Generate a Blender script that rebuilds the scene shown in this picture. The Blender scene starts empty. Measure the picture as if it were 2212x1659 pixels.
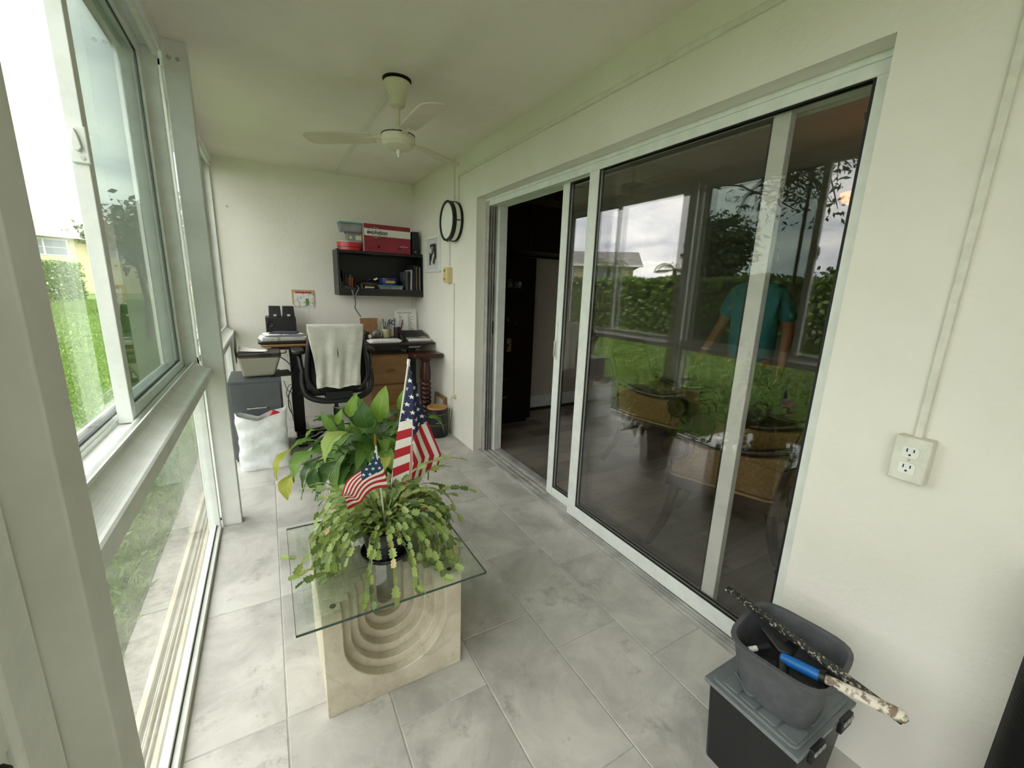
import bpy, math, random
import numpy as np
from mathutils import Vector, Matrix, Euler
random.seed(7)
D = bpy.data
S = bpy.context.scene
COL = S.collection
PI = math.pi
rad = math.radians

# ---------------------------------------------------------------- camera
cam = D.objects.new('camera', D.cameras.new('camera')); COL.objects.link(cam)
R_ = Vector((0.866196, -0.498512, 0.034499)); R_.normalize()
F_ = Vector((0.493193, 0.841760, -0.219546)); F_.normalize()
U_ = R_.cross(F_); U_.normalize(); R_ = F_.cross(U_)
cam.matrix_world = Matrix(((R_.x, U_.x, -F_.x, 0), (R_.y, U_.y, -F_.y, 0), (R_.z, U_.z, -F_.z, 1.3486), (0, 0, 0, 1)))
cam.data.sensor_width = 36
cam.data.lens = 901.47 / 2212 * 36
cam.data.clip_start = .02; cam.data.clip_end = 500
S.camera = cam

# ---------------------------------------------------------------- colour management, light
S.view_settings.view_transform = 'Standard'
S.view_settings.look = 'None'
S.view_settings.gamma = 1
S.view_settings.exposure = 0.46
S.view_settings.use_curve_mapping = False
S.cycles.transparent_max_bounces = 32
S.cycles.max_bounces = 12
S.cycles.diffuse_bounces = 6
S.cycles.glossy_bounces = 6
S.cycles.sample_clamp_indirect = 6
SKY = 5.0
w = D.worlds.new('overcast_sky'); S.world = w; w.use_nodes = True
nt = w.node_tree; nt.nodes.clear()
def wn(t, **k):
    n = nt.nodes.new(t)
    for a, b in k.items(): setattr(n, a, b)
    return n
tc = wn('ShaderNodeTexCoord'); sp = wn('ShaderNodeSeparateXYZ'); nt.links.new(tc.outputs['Generated'], sp.inputs[0])
mx = wn('ShaderNodeMath', operation='MAXIMUM'); nt.links.new(sp.outputs[2], mx.inputs[0]); mx.inputs[1].default_value = 0
ad = wn('ShaderNodeMath', operation='ADD'); nt.links.new(mx.outputs[0], ad.inputs[0]); ad.inputs[1].default_value = .18
dv = []
for i in (0, 1):
    d_ = wn('ShaderNodeMath', operation='DIVIDE'); nt.links.new(sp.outputs[i], d_.inputs[0]); nt.links.new(ad.outputs[0], d_.inputs[1]); dv.append(d_)
cb = wn('ShaderNodeCombineXYZ'); nt.links.new(dv[0].outputs[0], cb.inputs[0]); nt.links.new(dv[1].outputs[0], cb.inputs[1])
nz = wn('ShaderNodeTexNoise'); nz.inputs['Scale'].default_value = 1.3; nz.inputs['Detail'].default_value = 8; nz.inputs['Roughness'].default_value = .58
nz.inputs['Distortion'].default_value = .5
nt.links.new(cb.outputs[0], nz.inputs['Vector'])
rp = wn('ShaderNodeValToRGB'); nt.links.new(nz.outputs['Fac'], rp.inputs[0])
rp.color_ramp.elements[0].position = .33; rp.color_ramp.elements[0].color = (.44, .46, .52, 1)
rp.color_ramp.elements[1].position = .66; rp.color_ramp.elements[1].color = (1.0, .98, .92, 1)
e = rp.color_ramp.elements.new(.48); e.color = (.74, .75, .75, 1)
bg = wn('ShaderNodeBackground'); bg.inputs[1].default_value = SKY
nt.links.new(rp.outputs[0], bg.inputs[0])
wo = wn('ShaderNodeOutputWorld'); nt.links.new(bg.outputs[0], wo.inputs[0])

sun = D.objects.new('sun', D.lights.new('sun', 'SUN')); COL.objects.link(sun)
sun.data.energy = 5.5; sun.data.angle = rad(12); sun.data.color = (1, .97, .9)
sun.rotation_euler = (rad(-8), rad(22), 0)      # high sun behind the house: no direct beam enters the porch

# ---------------------------------------------------------------- helpers
def lin(h):
    h = h.lstrip('#'); v = [int(h[i:i + 2], 16) / 255 for i in (0, 2, 4)]
    return tuple(x / 12.92 if x <= .04045 else ((x + .055) / 1.055) ** 2.4 for x in v) + (1,)
MATS = {}
def mat(name, col, rough=.5, metal=0, noise=None, bump=None, spec=.5, trans=0, alpha=1, emit=None, sub=0, coord='Object'):
    """principled material; noise=(scale, colour2, contrast lo, hi[, detail]); bump=(scale, strength[, distance])"""
    if name in MATS: return MATS[name]
    m = D.materials.new(name); m.use_nodes = True; MATS[name] = m
    t = m.node_tree; b = t.nodes['Principled BSDF']
    if isinstance(col, str): col = lin(col)
    b.inputs['Base Color'].default_value = col
    b.inputs['Roughness'].default_value = rough; b.inputs['Metallic'].default_value = metal
    b.inputs['Specular IOR Level'].default_value = spec
    b.inputs['Transmission Weight'].default_value = trans
    b.inputs['Alpha'].default_value = alpha
    if emit: b.inputs['Emission Color'].default_value = lin(emit[0]); b.inputs['Emission Strength'].default_value = emit[1]
    if noise or bump:
        c = t.nodes.new('ShaderNodeTexCoord')
    if noise:
        n = t.nodes.new('ShaderNodeTexNoise'); n.inputs['Scale'].default_value = noise[0]
        n.inputs['Detail'].default_value = noise[4] if len(noise) > 4 else 6; n.inputs['Roughness'].default_value = .62
        t.links.new(c.outputs[coord], n.inputs['Vector'])
        r = t.nodes.new('ShaderNodeValToRGB')
        r.color_ramp.elements[0].position = noise[2]; r.color_ramp.elements[1].position = noise[3]
        r.color_ramp.elements[0].color = lin(noise[1]) if isinstance(noise[1], str) else noise[1]
        r.color_ramp.elements[1].color = col
        t.links.new(n.outputs['Fac'], r.inputs[0]); t.links.new(r.outputs[0], b.inputs['Base Color'])
    if bump:
        n2 = t.nodes.new('ShaderNodeTexNoise'); n2.inputs['Scale'].default_value = bump[0]; n2.inputs['Detail'].default_value = 5
        t.links.new(c.outputs[coord], n2.inputs['Vector'])
        bp = t.nodes.new('ShaderNodeBump'); bp.inputs['Strength'].default_value = bump[1]; bp.inputs['Distance'].default_value = bump[2] if len(bump) > 2 else .01
        t.links.new(n2.outputs['Fac'], bp.inputs['Height']); t.links.new(bp.outputs[0], b.inputs['Normal'])
    return m
def glass(name, tint, boost=1.0, rough=0.0, haze=0.0):
    """thin clear sheet: tinted see-through body plus a Fresnel mirror, the same from either side of its faces"""
    if name in MATS: return MATS[name]
    m = D.materials.new(name); m.use_nodes = True; MATS[name] = m
    t = m.node_tree; t.nodes.clear(); N = t.nodes.new; L = t.links.new
    o = N('ShaderNodeOutputMaterial'); mixs = N('ShaderNodeMixShader')
    tr = N('ShaderNodeBsdfTransparent'); tr.inputs[0].default_value = (*tint, 1)
    gl = N('ShaderNodeBsdfGlossy'); gl.inputs['Roughness'].default_value = rough; gl.inputs['Color'].default_value = (1, 1, 1, 1)
    ge = N('ShaderNodeNewGeometry')
    ior = N('ShaderNodeMix'); ior.inputs[2].default_value = 1.5; ior.inputs[3].default_value = 1 / 1.5
    L(ge.outputs['Backfacing'], ior.inputs[0])
    fr = N('ShaderNodeFresnel'); L(ior.outputs[0], fr.inputs['IOR'])
    mu = N('ShaderNodeMath'); mu.operation = 'MULTIPLY'; mu.use_clamp = True; mu.inputs[1].default_value = boost; L(fr.outputs[0], mu.inputs[0])
    L(mu.outputs[0], mixs.inputs[0]); L(gl.outputs[0], mixs.inputs[2])
    if haze:
        df = N('ShaderNodeBsdfDiffuse'); df.inputs[0].default_value = (.85, .9, .87, 1)
        m2 = N('ShaderNodeMixShader'); m2.inputs[0].default_value = haze
        c = N('ShaderNodeTexCoord'); nn = N('ShaderNodeTexNoise'); nn.inputs['Scale'].default_value = 9; nn.inputs['Detail'].default_value = 6
        mp = N('ShaderNodeMapping'); mp.inputs['Scale'].default_value = (1, 1, .25); L(c.outputs['Object'], mp.inputs[0]); L(mp.outputs[0], nn.inputs['Vector'])
        mm = N('ShaderNodeMath'); mm.operation = 'MULTIPLY'; mm.inputs[1].default_value = haze * 2; L(nn.outputs['Fac'], mm.inputs[0]); L(mm.outputs[0], m2.inputs[0])
        L(tr.outputs[0], m2.inputs[1]); L(df.outputs[0], m2.inputs[2]); L(m2.outputs[0], mixs.inputs[1])
    else: L(tr.outputs[0], mixs.inputs[1])
    L(mixs.outputs[0], o.inputs[0])
    return m

class MB:
    """collects boxes, bars, tubes and sheets, then links them as ONE mesh object"""
    def __init__(s): s.v = []; s.f = []; s.uv = {}
    def add(s, vs, fs, M=None, uvs=None):
        n = len(s.v)
        if M is not None: vs = [M @ Vector(p) for p in vs]
        s.v += [tuple(p) for p in vs]
        for i, f in enumerate(fs): s.f.append(tuple(n + k for k in f))
        if uvs:
            for i, p in enumerate(uvs): s.uv[n + i] = p
        return s
    def box(s, x0, x1, y0, y1, z0, z1, M=None):
        return s.add([(x0, y0, z0), (x1, y0, z0), (x1, y1, z0), (x0, y1, z0), (x0, y0, z1), (x1, y0, z1), (x1, y1, z1), (x0, y1, z1)],
                     [(0, 3, 2, 1), (4, 5, 6, 7), (0, 1, 5, 4), (1, 2, 6, 5), (2, 3, 7, 6), (3, 0, 4, 7)], M)
    def cbox(s, c, d, M=None):
        return s.box(c[0] - d[0] / 2, c[0] + d[0] / 2, c[1] - d[1] / 2, c[1] + d[1] / 2, c[2] - d[2] / 2, c[2] + d[2] / 2, M)
    def frustum(s, b, t, z0, z1, M=None):
        """b, t = (x0,x1,y0,y1) bottom and top"""
        return s.add([(b[0], b[2], z0), (b[1], b[2], z0), (b[1], b[3], z0), (b[0], b[3], z0), (t[0], t[2], z1), (t[1], t[2], z1), (t[1], t[3], z1), (t[0], t[3], z1)],
                     [(0, 3, 2, 1), (4, 5, 6, 7), (0, 1, 5, 4), (1, 2, 6, 5), (2, 3, 7, 6), (3, 0, 4, 7)], M)
    def tube(s, pts, r, n=8, M=None, cap=True):
        pts = [Vector(p) for p in pts]; rs = r if isinstance(r, (list, tuple)) else [r] * len(pts)
        vs = []; fs = []; up = None
        for i, p in enumerate(pts):
            d = (pts[min(i + 1, len(pts) - 1)] - pts[max(i - 1, 0)]).normalized()
            if up is None:
                up = Vector((0, 0, 1)) if abs(d.z) < .9 else Vector((1, 0, 0))
            a = d.cross(up).normalized(); b = a.cross(d).normalized(); up = b
            for k in range(n):
                t = 2 * PI * k / n; vs.append(p + (a * math.cos(t) + b * math.sin(t)) * rs[i])
        for i in range(len(pts) - 1):
            for k in range(n):
                k2 = (k + 1) % n; fs.append((i * n + k, i * n + k2, (i + 1) * n + k2, (i + 1) * n + k))
        if cap: fs.append(tuple(range(n - 1, -1, -1))); fs.append(tuple((len(pts) - 1) * n + k for k in range(n)))
        return s.add(vs, fs, M)
    def cyl(s, p0, p1, r0, r1=None, n=16, M=None):
        return s.tube([p0, p1], [r0, r0 if r1 is None else r1], n, M)
    def lathe(s, prof, c=(0, 0, 0), n=24, M=None, sx=1, sy=1, pw=2):
        """prof = (radius, z) pairs, turned about z; pw > 2 squares the circle off"""
        vs = []; fs = []
        for (r, z) in prof:
            for k in range(n):
                t = 2 * PI * k / n; ct, st = math.cos(t), math.sin(t)
                q = (abs(ct) ** pw + abs(st) ** pw) ** (-1 / pw)
                vs.append((c[0] + r * ct * q * sx, c[1] + r * st * q * sy, c[2] + z))
        for i in range(len(prof) - 1):
            for k in range(n):
                k2 = (k + 1) % n; fs.append((i * n + k, i * n + k2, (i + 1) * n + k2, (i + 1) * n + k))
        if prof[0][0] > 1e-5: fs.append(tuple(range(n - 1, -1, -1)))
        if prof[-1][0] > 1e-5: fs.append(tuple((len(prof) - 1) * n + k for k in range(n)))
        return s.add(vs, fs, M)
    def prism(s, poly, a0, a1, ax='y', M=None):
        """2D outline pushed along an axis: ax='y' takes (x,z), 'z' takes (x,y), 'x' takes (y,z)"""
        f = {'y': lambda p, a: (p[0], a, p[1]), 'z': lambda p, a: (p[0], p[1], a), 'x': lambda p, a: (a, p[0], p[1])}[ax]
        n = len(poly); vs = [f(p, a0) for p in poly] + [f(p, a1) for p in poly]
        fs = [tuple(range(n)), tuple(range(2 * n - 1, n - 1, -1))] + [(i, n + i, n + (i + 1) % n, (i + 1) % n) for i in range(n)]
        return s.add(vs, fs, M)
    def sheet(s, nu, nv, fn, M=None):
        vs = []; uv = []; fs = []
        for j in range(nv + 1):
            for i in range(nu + 1):
                vs.append(fn(i / nu, j / nv)); uv.append((i / nu, j / nv))
        for j in range(nv):
            for i in range(nu):
                a = j * (nu + 1) + i; fs.append((a, a + 1, a + nu + 2, a + nu + 1))
        return s.add(vs, fs, M, uv)
    def ball(s, c, r, n=12, M=None, sc=(1, 1, 1)):
        pr = [(max(1e-6, r * math.sin(PI * i / n)), 0) for i in range(n + 1)]
        vs = []; fs = []
        for i in range(n + 1):
            for k in range(n):
                t = 2 * PI * k / n; q = PI * i / n
                vs.append((c[0] + r * sc[0] * math.sin(q) * math.cos(t), c[1] + r * sc[1] * math.sin(q) * math.sin(t), c[2] - r * sc[2] * math.cos(q)))
        for i in range(n):
            for k in range(n):
                k2 = (k + 1) % n; fs.append((i * n + k, i * n + k2, (i + 1) * n + k2, (i + 1) * n + k))
        return s.add(vs, fs, M)
    def mesh(s, name, m, smooth=None):
        me = D.meshes.new(name); me.from_pydata(s.v, [], s.f)
        if s.uv:
            l = me.uv_layers.new(name='UVMap')
            for lp in me.loops: l.data[lp.index].uv = s.uv.get(lp.vertex_index, (0, 0))
        me.materials.append(m); me.validate(); 
        import bmesh
        bm = bmesh.new(); bm.from_mesh(me); bmesh.ops.recalc_face_normals(bm, faces=bm.faces); bm.to_mesh(me); bm.free()
        if smooth is not None:
            me.shade_smooth()
            if smooth < 179: me.set_sharp_from_angle(angle=rad(smooth))
        me.update(); return me
    def build(s, name, m, parent=None, smooth=None, bevel=0, seg=2, solid=0, subd=0):
        o = D.objects.new(name, s.mesh(name, m, smooth)); COL.objects.link(o)
        if parent is not None: o.parent = parent
        if solid:
            md = o.modifiers.new('s', 'SOLIDIFY'); md.thickness = solid; md.offset = 0
        if subd:
            md = o.modifiers.new('d', 'SUBSURF'); md.levels = subd; md.render_levels = subd
        if bevel:
            md = o.modifiers.new('b', 'BEVEL'); md.width = bevel; md.segments = seg; md.limit_method = 'ANGLE'; md.angle_limit = rad(35)
            if smooth is None: o.data.shade_smooth(); o.data.set_sharp_from_angle(angle=rad(40))
        return o
def thing(name, label, cat, loc=(0, 0, 0), rz=0, group=None, kind=None, rot=None):
    o = D.objects.new(name, None); COL.objects.link(o); o.empty_display_size = .05
    o.location = loc; o.rotation_euler = rot or (0, 0, rz)
    return tag(o, label, cat, group, kind)
def tag(o, label=None, cat=None, group=None, kind=None):
    if label: o['label'] = label
    if cat: o['category'] = cat
    if group: o['group'] = group
    if kind: o['kind'] = kind
    return o
def struct(name, mb, m, **k):
    return tag(mb.build(name, m, **k), kind='structure')
def sroot(name):
    return tag(thing(name, None, None), kind='structure')
def link(name, me, parent, M=None):
    o = D.objects.new(name, me); COL.objects.link(o); o.parent = parent
    if M is not None: o.matrix_local = M
    return o
def text(name, body, size, M, m, parent, bold=0, align='CENTER', extr=.0004):
    c = D.curves.new(name, 'FONT'); c.body = body; c.size = size; c.align_x = align; c.align_y = 'CENTER'; c.extrude = extr; c.offset = bold; c.resolution_u = 3
    tmp = D.objects.new('tmp', c); COL.objects.link(tmp); bpy.context.view_layer.update()
    me = D.meshes.new_from_object(tmp.evaluated_get(bpy.context.evaluated_depsgraph_get())); D.objects.remove(tmp); D.curves.remove(c)
    me.materials.clear(); me.materials.append(m); me.name = name
    o = D.objects.new(name, me); COL.objects.link(o); o.parent = parent; o.matrix_local = M
    return o
def scribble(parent, m, M, width, h, words, seed=1):
    """lettering too small to read in the photograph: a broken run of short strokes"""
    r = random.Random(seed); q = MB(); x = -width / 2; tot = sum(words) + len(words) - 1; u = width / tot
    for n in words:
        for k in range(n): q.box(x + u * .12, x + u * .88, -h * .5 * r.uniform(.7, 1), h * .5 * r.uniform(.7, 1), 0, .0005); x += u
        x += u
    o = q.build('lettering', m, parent); o.matrix_local = M
    return tag(o, kind='stuff')
def TR(x=0, y=0, z=0, rx=0, ry=0, rz=0):
    return Matrix.Translation((x, y, z)) @ Euler((rx, ry, rz)).to_matrix().to_4x4()
FRONT = TR(rx=PI / 2)              # text that faces -y
def arc(c, r, a0, a1, n):
    return [(c[0] + r * math.cos(a0 + (a1 - a0) * i / n), c[1] + r * math.sin(a0 + (a1 - a0) * i / n)) for i in range(n + 1)]
def rrect(x0, x1, y0, y1, r, n=5):
    return arc((x1 - r, y0 + r), r, -PI / 2, 0, n) + arc((x1 - r, y1 - r), r, 0, PI / 2, n) + arc((x0 + r, y1 - r), r, PI / 2, PI, n) + arc((x0 + r, y0 + r), r, PI, 1.5 * PI, n)
def bez(p0, p1, p2, p3, n=12):
    p0, p1, p2, p3 = map(Vector, (p0, p1, p2, p3)); o = []
    for i in range(n + 1):
        t = i / n; o.append(p0 * (1 - t) ** 3 + p1 * 3 * t * (1 - t) ** 2 + p2 * 3 * t * t * (1 - t) + p3 * t ** 3)
    return o
def spline(pts, n=6):
    pts = [Vector(p) for p in pts]; o = []
    for i in range(len(pts) - 1):
        a, b, c, d = pts[max(i - 1, 0)], pts[i], pts[i + 1], pts[min(i + 2, len(pts) - 1)]
        for k in range(n):
            t = k / n; o.append(.5 * (2 * b + (c - a) * t + (2 * a - 5 * b + 4 * c - d) * t * t + (3 * b - 3 * c + d - a) * t ** 3))
    return o + [pts[-1]]

# ---------------------------------------------------------------- materials of the room
WALL = mat('white_plaster', '#e6e2d9', .75, noise=(2.2, '#e1ddd2', .38, .62, 8), bump=(42, .35, .006))
CEIL = mat('white_ceiling_paint', '#eae3d8', .85, noise=(1.4, '#e3dad0', .4, .62), bump=(90, .18, .004))
FRAME = mat('white_aluminium', '#e6e9e4', .38, noise=(14, '#dbdfd9', .35, .6))
TRACK = mat('mill_aluminium', '#c3c1bd', .4, .35, noise=(6, '#a5a39f', .35, .6, 2))
GASKET = mat('black_rubber', '#0b0c0c', .6)
GROUT = mat('grey_grout', '#b4b3ad', .9, noise=(30, '#a5a49e', .4, .6))
POSTM = mat('white_post_paint', '#dfe0dc', .6, noise=(3, '#cfcfc9', .35, .6), bump=(30, .15, .004))
PORCHGLASS = glass('porch_window_glass', (.985, .99, .985), 1.0, haze=.003)
SASHGLASS = glass('tinted_sash_glass', (.52, .58, .55), 1.5, haze=.02)
LOWGLASS = glass('lower_window_glass', (.985, .99, .985), 1.0, haze=.004)
DOORGLASS = glass('grey_door_glass', (.92, .91, .90), 1.38)

def tile_material():
    m = D.materials.new('grey_stone_tile'); m.use_nodes = True; t = m.node_tree; b = t.nodes['Principled BSDF']; N = t.nodes.new; L = t.links.new
    c = N('ShaderNodeTexCoord'); oi = N('ShaderNodeObjectInfo')
    mu = N('ShaderNodeMath'); mu.operation = 'MULTIPLY'; mu.inputs[1].default_value = 37; L(oi.outputs['Random'], mu.inputs[0])
    av = N('ShaderNodeVectorMath'); av.operation = 'ADD'; L(c.outputs['Object'], av.inputs[0]); L(mu.outputs[0], av.inputs[1])
    def noise(sc, det, ro, dist=0):
        n = N('ShaderNodeTexNoise'); n.inputs['Scale'].default_value = sc; n.inputs['Detail'].default_value = det; n.inputs['Roughness'].default_value = ro; n.inputs['Distortion'].default_value = dist
        L(av.outputs[0], n.inputs['Vector']); return n
    a = noise(3.2, 9, .62, .6); r1 = N('ShaderNodeValToRGB'); L(a.outputs['Fac'], r1.inputs[0])
    for i, (p, h) in enumerate(((.36, '#a5a29c'), (.62, '#cac7c0'))):
        r1.color_ramp.elements[i].position = p; r1.color_ramp.elements[i].color = lin(h)
    v = noise(4.5, 5, .5, 1.6); r2 = N('ShaderNodeValToRGB'); L(v.outputs['Fac'], r2.inputs[0])      # pale meandering veins
    for p, g in ((.485, 0), (.505, 1), (.525, 0)):
        e = r2.color_ramp.elements.new(p); e.color = (g, g, g, 1)
    r2.color_ramp.elements[0].color = (0, 0, 0, 1); r2.color_ramp.elements[-1].color = (0, 0, 0, 1)
    k = noise(7, 10, .75); r3 = N('ShaderNodeValToRGB'); L(k.outputs['Fac'], r3.inputs[0])            # darker pitted patches
    r3.color_ramp.elements[0].position = .57; r3.color_ramp.elements[0].color = (0, 0, 0, 1); r3.color_ramp.elements[1].position = .68; r3.color_ramp.elements[1].color = (1, 1, 1, 1)
    m1 = N('ShaderNodeMix'); m1.data_type = 'RGBA'; m1.inputs[7].default_value = lin('#d9d7d0'); mm = N('ShaderNodeMath'); mm.operation = 'MULTIPLY'; mm.inputs[1].default_value = .16
    L(r2.outputs[0], mm.inputs[0]); L(mm.outputs[0], m1.inputs[0]); L(r1.outputs[0], m1.inputs[6])
    m2 = N('ShaderNodeMix'); m2.data_type = 'RGBA'; m2.inputs[7].default_value = lin('#8e8b84'); m3 = N('ShaderNodeMath'); m3.operation = 'MULTIPLY'; m3.inputs[1].default_value = .7
    L(r3.outputs[0], m3.inputs[0]); L(m3.outputs[0], m2.inputs[0]); L(m1.outputs[2], m2.inputs[6])
    L(m2.outputs[2], b.inputs['Base Color']); b.inputs['Roughness'].default_value = .42
    bp = N('ShaderNodeBump'); bp.inputs['Strength'].default_value = .12; bp.inputs['Distance'].default_value = .004; L(k.outputs['Fac'], bp.inputs['Height']); L(bp.outputs[0], b.inputs['Normal'])
    return m
TILE = tile_material()

# ---------------------------------------------------------------- floor of stone tiles
floor = struct('floor', MB().box(-.36, 1.50, -1.3, 4.62, -.12, -.0016), GROUT)
XB = [-.354 + .305 * k for k in range(7)]; XB[0] = -.314; XB[-1] = 1.458
PH = [.037, .040, .451, .056, .462, .262]; TLEN = .6048; gr = .0022
tmesh = {}
for c in range(6):
    y = PH[c] - 3 * TLEN
    while y < 4.62:
        a, b = max(y, -1.3), min(y + TLEN, 4.62)
        if b - a > .03:
            wx, wy = XB[c + 1] - XB[c] - 2 * gr, b - a - 2 * gr
            key = (round(wx, 3), round(wy, 3))
            if key not in tmesh:
                q = MB(); e = .0015
                q.box(-wx / 2, wx / 2, -wy / 2, wy / 2, -.008, -e).frustum((-wx / 2, wx / 2, -wy / 2, wy / 2), (-wx / 2 + e, wx / 2 - e, -wy / 2 + e, wy / 2 - e), -e, 0)
                tmesh[key] = q.mesh('tile', TILE)
            link('tile', tmesh[key], floor, Matrix.Translation(((XB[c] + XB[c + 1]) / 2, (a + b) / 2, random.uniform(-.0004, .0004))))
        y += TLEN

# ---------------------------------------------------------------- porch shell
H = 2.375
struct('ceiling', MB().box(-.52, 1.66, -1.42, 4.76, H, 2.52), CEIL)
struct('wall_back', MB().box(-.45, 1.66, 4.62, 4.76, -.12, H), WALL)
struct('wall_front', MB().box(-.45, 1.66, -1.42, -1.3, -.12, H), WALL)
q = MB().box(1.42, 1.64, 3.04, 4.62, -.1, H).box(1.42, 1.64, -1.3, .58, -.1, H).box(1.42, 1.64, .58, 3.04, 2.012, H)
struct('wall_right', q, WALL)
def post(name, y0, y1):
    p = struct(name, MB().box(-.313, -.222, y0, y1, 0, H), POSTM, bevel=.003)
    MB().box(-.320, -.300, y0 - .002, y1 + .002, H - .05, H).build('bracket', FRAME, p)
    for x in (-.29, -.258):
        MB().cyl((x, y0 - .003, H - .075), (x, y0, H - .075), .008).build('bolt', TRACK, p)
    return p
post('trim_1', .637, .71); post('trim_2', 2.61, 2.685)

def bay(n, y0, y1, ys, sg=None):
    sg = sg or PORCHGLASS
    r = sroot('window_%d' % n)
    f = MB()
    f.box(-.455, -.312, y0, y1, 2.315, H).box(-.455, -.40, y0, y1, 2.285, 2.315).box(-.345, -.325, y0, y1, 2.285, 2.315)
    f.build('window_head', FRAME, r, bevel=.003)
    for a, b in ((y0, y0 + (.028 if n != 1 else .004)), (y1 - .028, y1)):
        MB().box(-.455, -.330, a, b, .90, 2.315).build('jamb', FRAME, r, bevel=.003)
        MB().box(-.372, -.320, a, b, .0, .87).build('lower_jamb', FRAME, r, bevel=.003)
    # mid rail: outer lip, two running grooves, inner lip, a hollow ledge falling to the nose
    led = [(-.335 + .055 * i / 8, .938 - .036 * math.sin(PI / 2 * i / 8) ** .8) for i in range(9)]
    prof = [(-.455, .857), (-.455, .948), (-.447, .948), (-.447, .915), (-.425, .915), (-.425, .925), (-.42, .925), (-.42, .912), (-.376, .912), (-.376, .925), (-.371, .925), (-.371, .910),
            (-.340, .910), (-.340, .948), (-.335, .948)] + led + [(-.275, .898), (-.275, .857)]
    MB().prism(prof, y0, y1).build('mid_rail', FRAME, r)
    # sliding sash
    def sash(name, a, b, x0, x1, zl, zh, wdt, g):
        s = MB().box(x0, x1, a, a + wdt, zl, zh).box(x0, x1, b - wdt, b, zl, zh).box(x0, x1, a + wdt, b - wdt, zl, zl + wdt).box(x0, x1, a + wdt, b - wdt, zh - wdt, zh)
        o = s.build(name, FRAME, r, bevel=.002)
        xm = (x0 + x1) / 2
        MB().box(xm - .003, xm + .003, a + wdt - .004, b - wdt + .004, zl + wdt - .004, zh - wdt + .004).build('pane', g, o)
        gk = MB()
        for x in (xm - .006, xm + .004):
            gk.box(x, x + .002, a + wdt, a + wdt + .006, zl + wdt, zh - wdt).box(x, x + .002, b - wdt - .006, b - wdt, zl + wdt, zh - wdt)
            gk.box(x, x + .002, a + wdt + .006, b - wdt - .006, zl + wdt, zl + wdt + .006).box(x, x + .002, a + wdt + .006, b - wdt - .006, zh - wdt - .006, zh - wdt)
        gk.build('gasket', mat('dark_glazing_bead', '#27302c', .5), o)
        return o
    so = sash('sash', ys, y1 - .026, -.415, -.380, .915, 2.315, .042, sg)
    sash('fixed_light', y0 + (.026 if n != 1 else .0), ys + (.15 if n == 1 else .05), -.446, -.424, .92, 2.31, .014, PORCHGLASS)
    # hook latch on the sash end
    lt = MB().box(-.412, -.374, ys - .011, ys, 1.635, 1.725).build('sash_latch', FRAME, so, bevel=.003)
    MB().prism([(-.402, 1.70), (-.396, 1.718), (-.390, 1.70), (-.385, 1.672), (-.392, 1.662), (-.400, 1.664), (-.405, 1.674)], ys - .020, ys - .011).build('lever', FRAME, so, bevel=.002)
    MB().cyl((-.388, ys - .0135, 1.648), (-.388, ys - .011, 1.648), .005, n=10).build('screw', TRACK, so)
    # fixed lower light
    MB().box(-.350, -.344, y0 + .02, y1 - .02, .02, .862).build('lower_pane', LOWGLASS, r)
    MB().box(-.358, -.318, y0, y1, -.02, .022).box(-.356, -.338, y0, y1, .022, .034).build('bottom_rail', FRAME, r, bevel=.002)
    MB().box(-.3365, -.335, y0 + .028, y1 - .028, .022, .025).build('gasket', GASKET, r)
    return r
bay(1, .71, 2.61, 1.62, SASHGLASS); bay(2, 2.685, 4.62, 3.62)
w3 = bay(3, -1.3, .637, -.35)
MB().box(-.36, -.268, .56, .636, .0, H).box(-.36, -.276, .36, .56, .0, H).build('jamb_cover', FRAME, w3, bevel=.006)

# ---------------------------------------------------------------- sliding glass door
d1 = sroot('door_1')
fr = MB().box(1.495, 1.625, .58, .60, 0, 2.012).box(1.495, 1.625, .58, 3.04, 1.992, 2.012)
fr.box(1.500, 1.506, .60, 3.04, 1.955, 1.992).box(1.538, 1.543, .60, 3.04, 1.955, 1.992).box(1.578, 1.583, .60, 3.04, 1.955, 1.992).box(1.617, 1.625, .60, 3.04, 1.955, 1.992)
fr.build('head_frame', FRAME, d1, bevel=.0015)
jb = MB().box(1.495, 1.60, 3.02, 3.04, 0, 1.992)
for x in (1.497, 1.518, 1.540, 1.562): jb.box(x, x + .006, 2.985, 3.02, .01, 1.992)
jb.build('side_track', TRACK, d1)
MB().box(1.572, 1.640, 2.952, 3.04, 0, 1.992).build('strike_jamb', FRAME, d1, bevel=.002)
MB().box(1.552, 1.560, 2.99, 3.018, 1.00, 1.10).box(1.550, 1.556, 2.985, 2.99, 1.03, 1.07).build('strike_plate', GASKET, d1)
sl = MB().box(1.458, 1.64, .58, 3.04, -.02, .008)
for x in (1.460, 1.476, 1.496, 1.536, 1.541, 1.575): sl.box(x, x + .005, .58, 3.04, .008, .019 if x > 1.49 else .013)
sl.box(1.585, 1.64, .58, 3.04, .008, .022)
sl.build('sill_track', TRACK, d1, bevel=.001)
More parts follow.
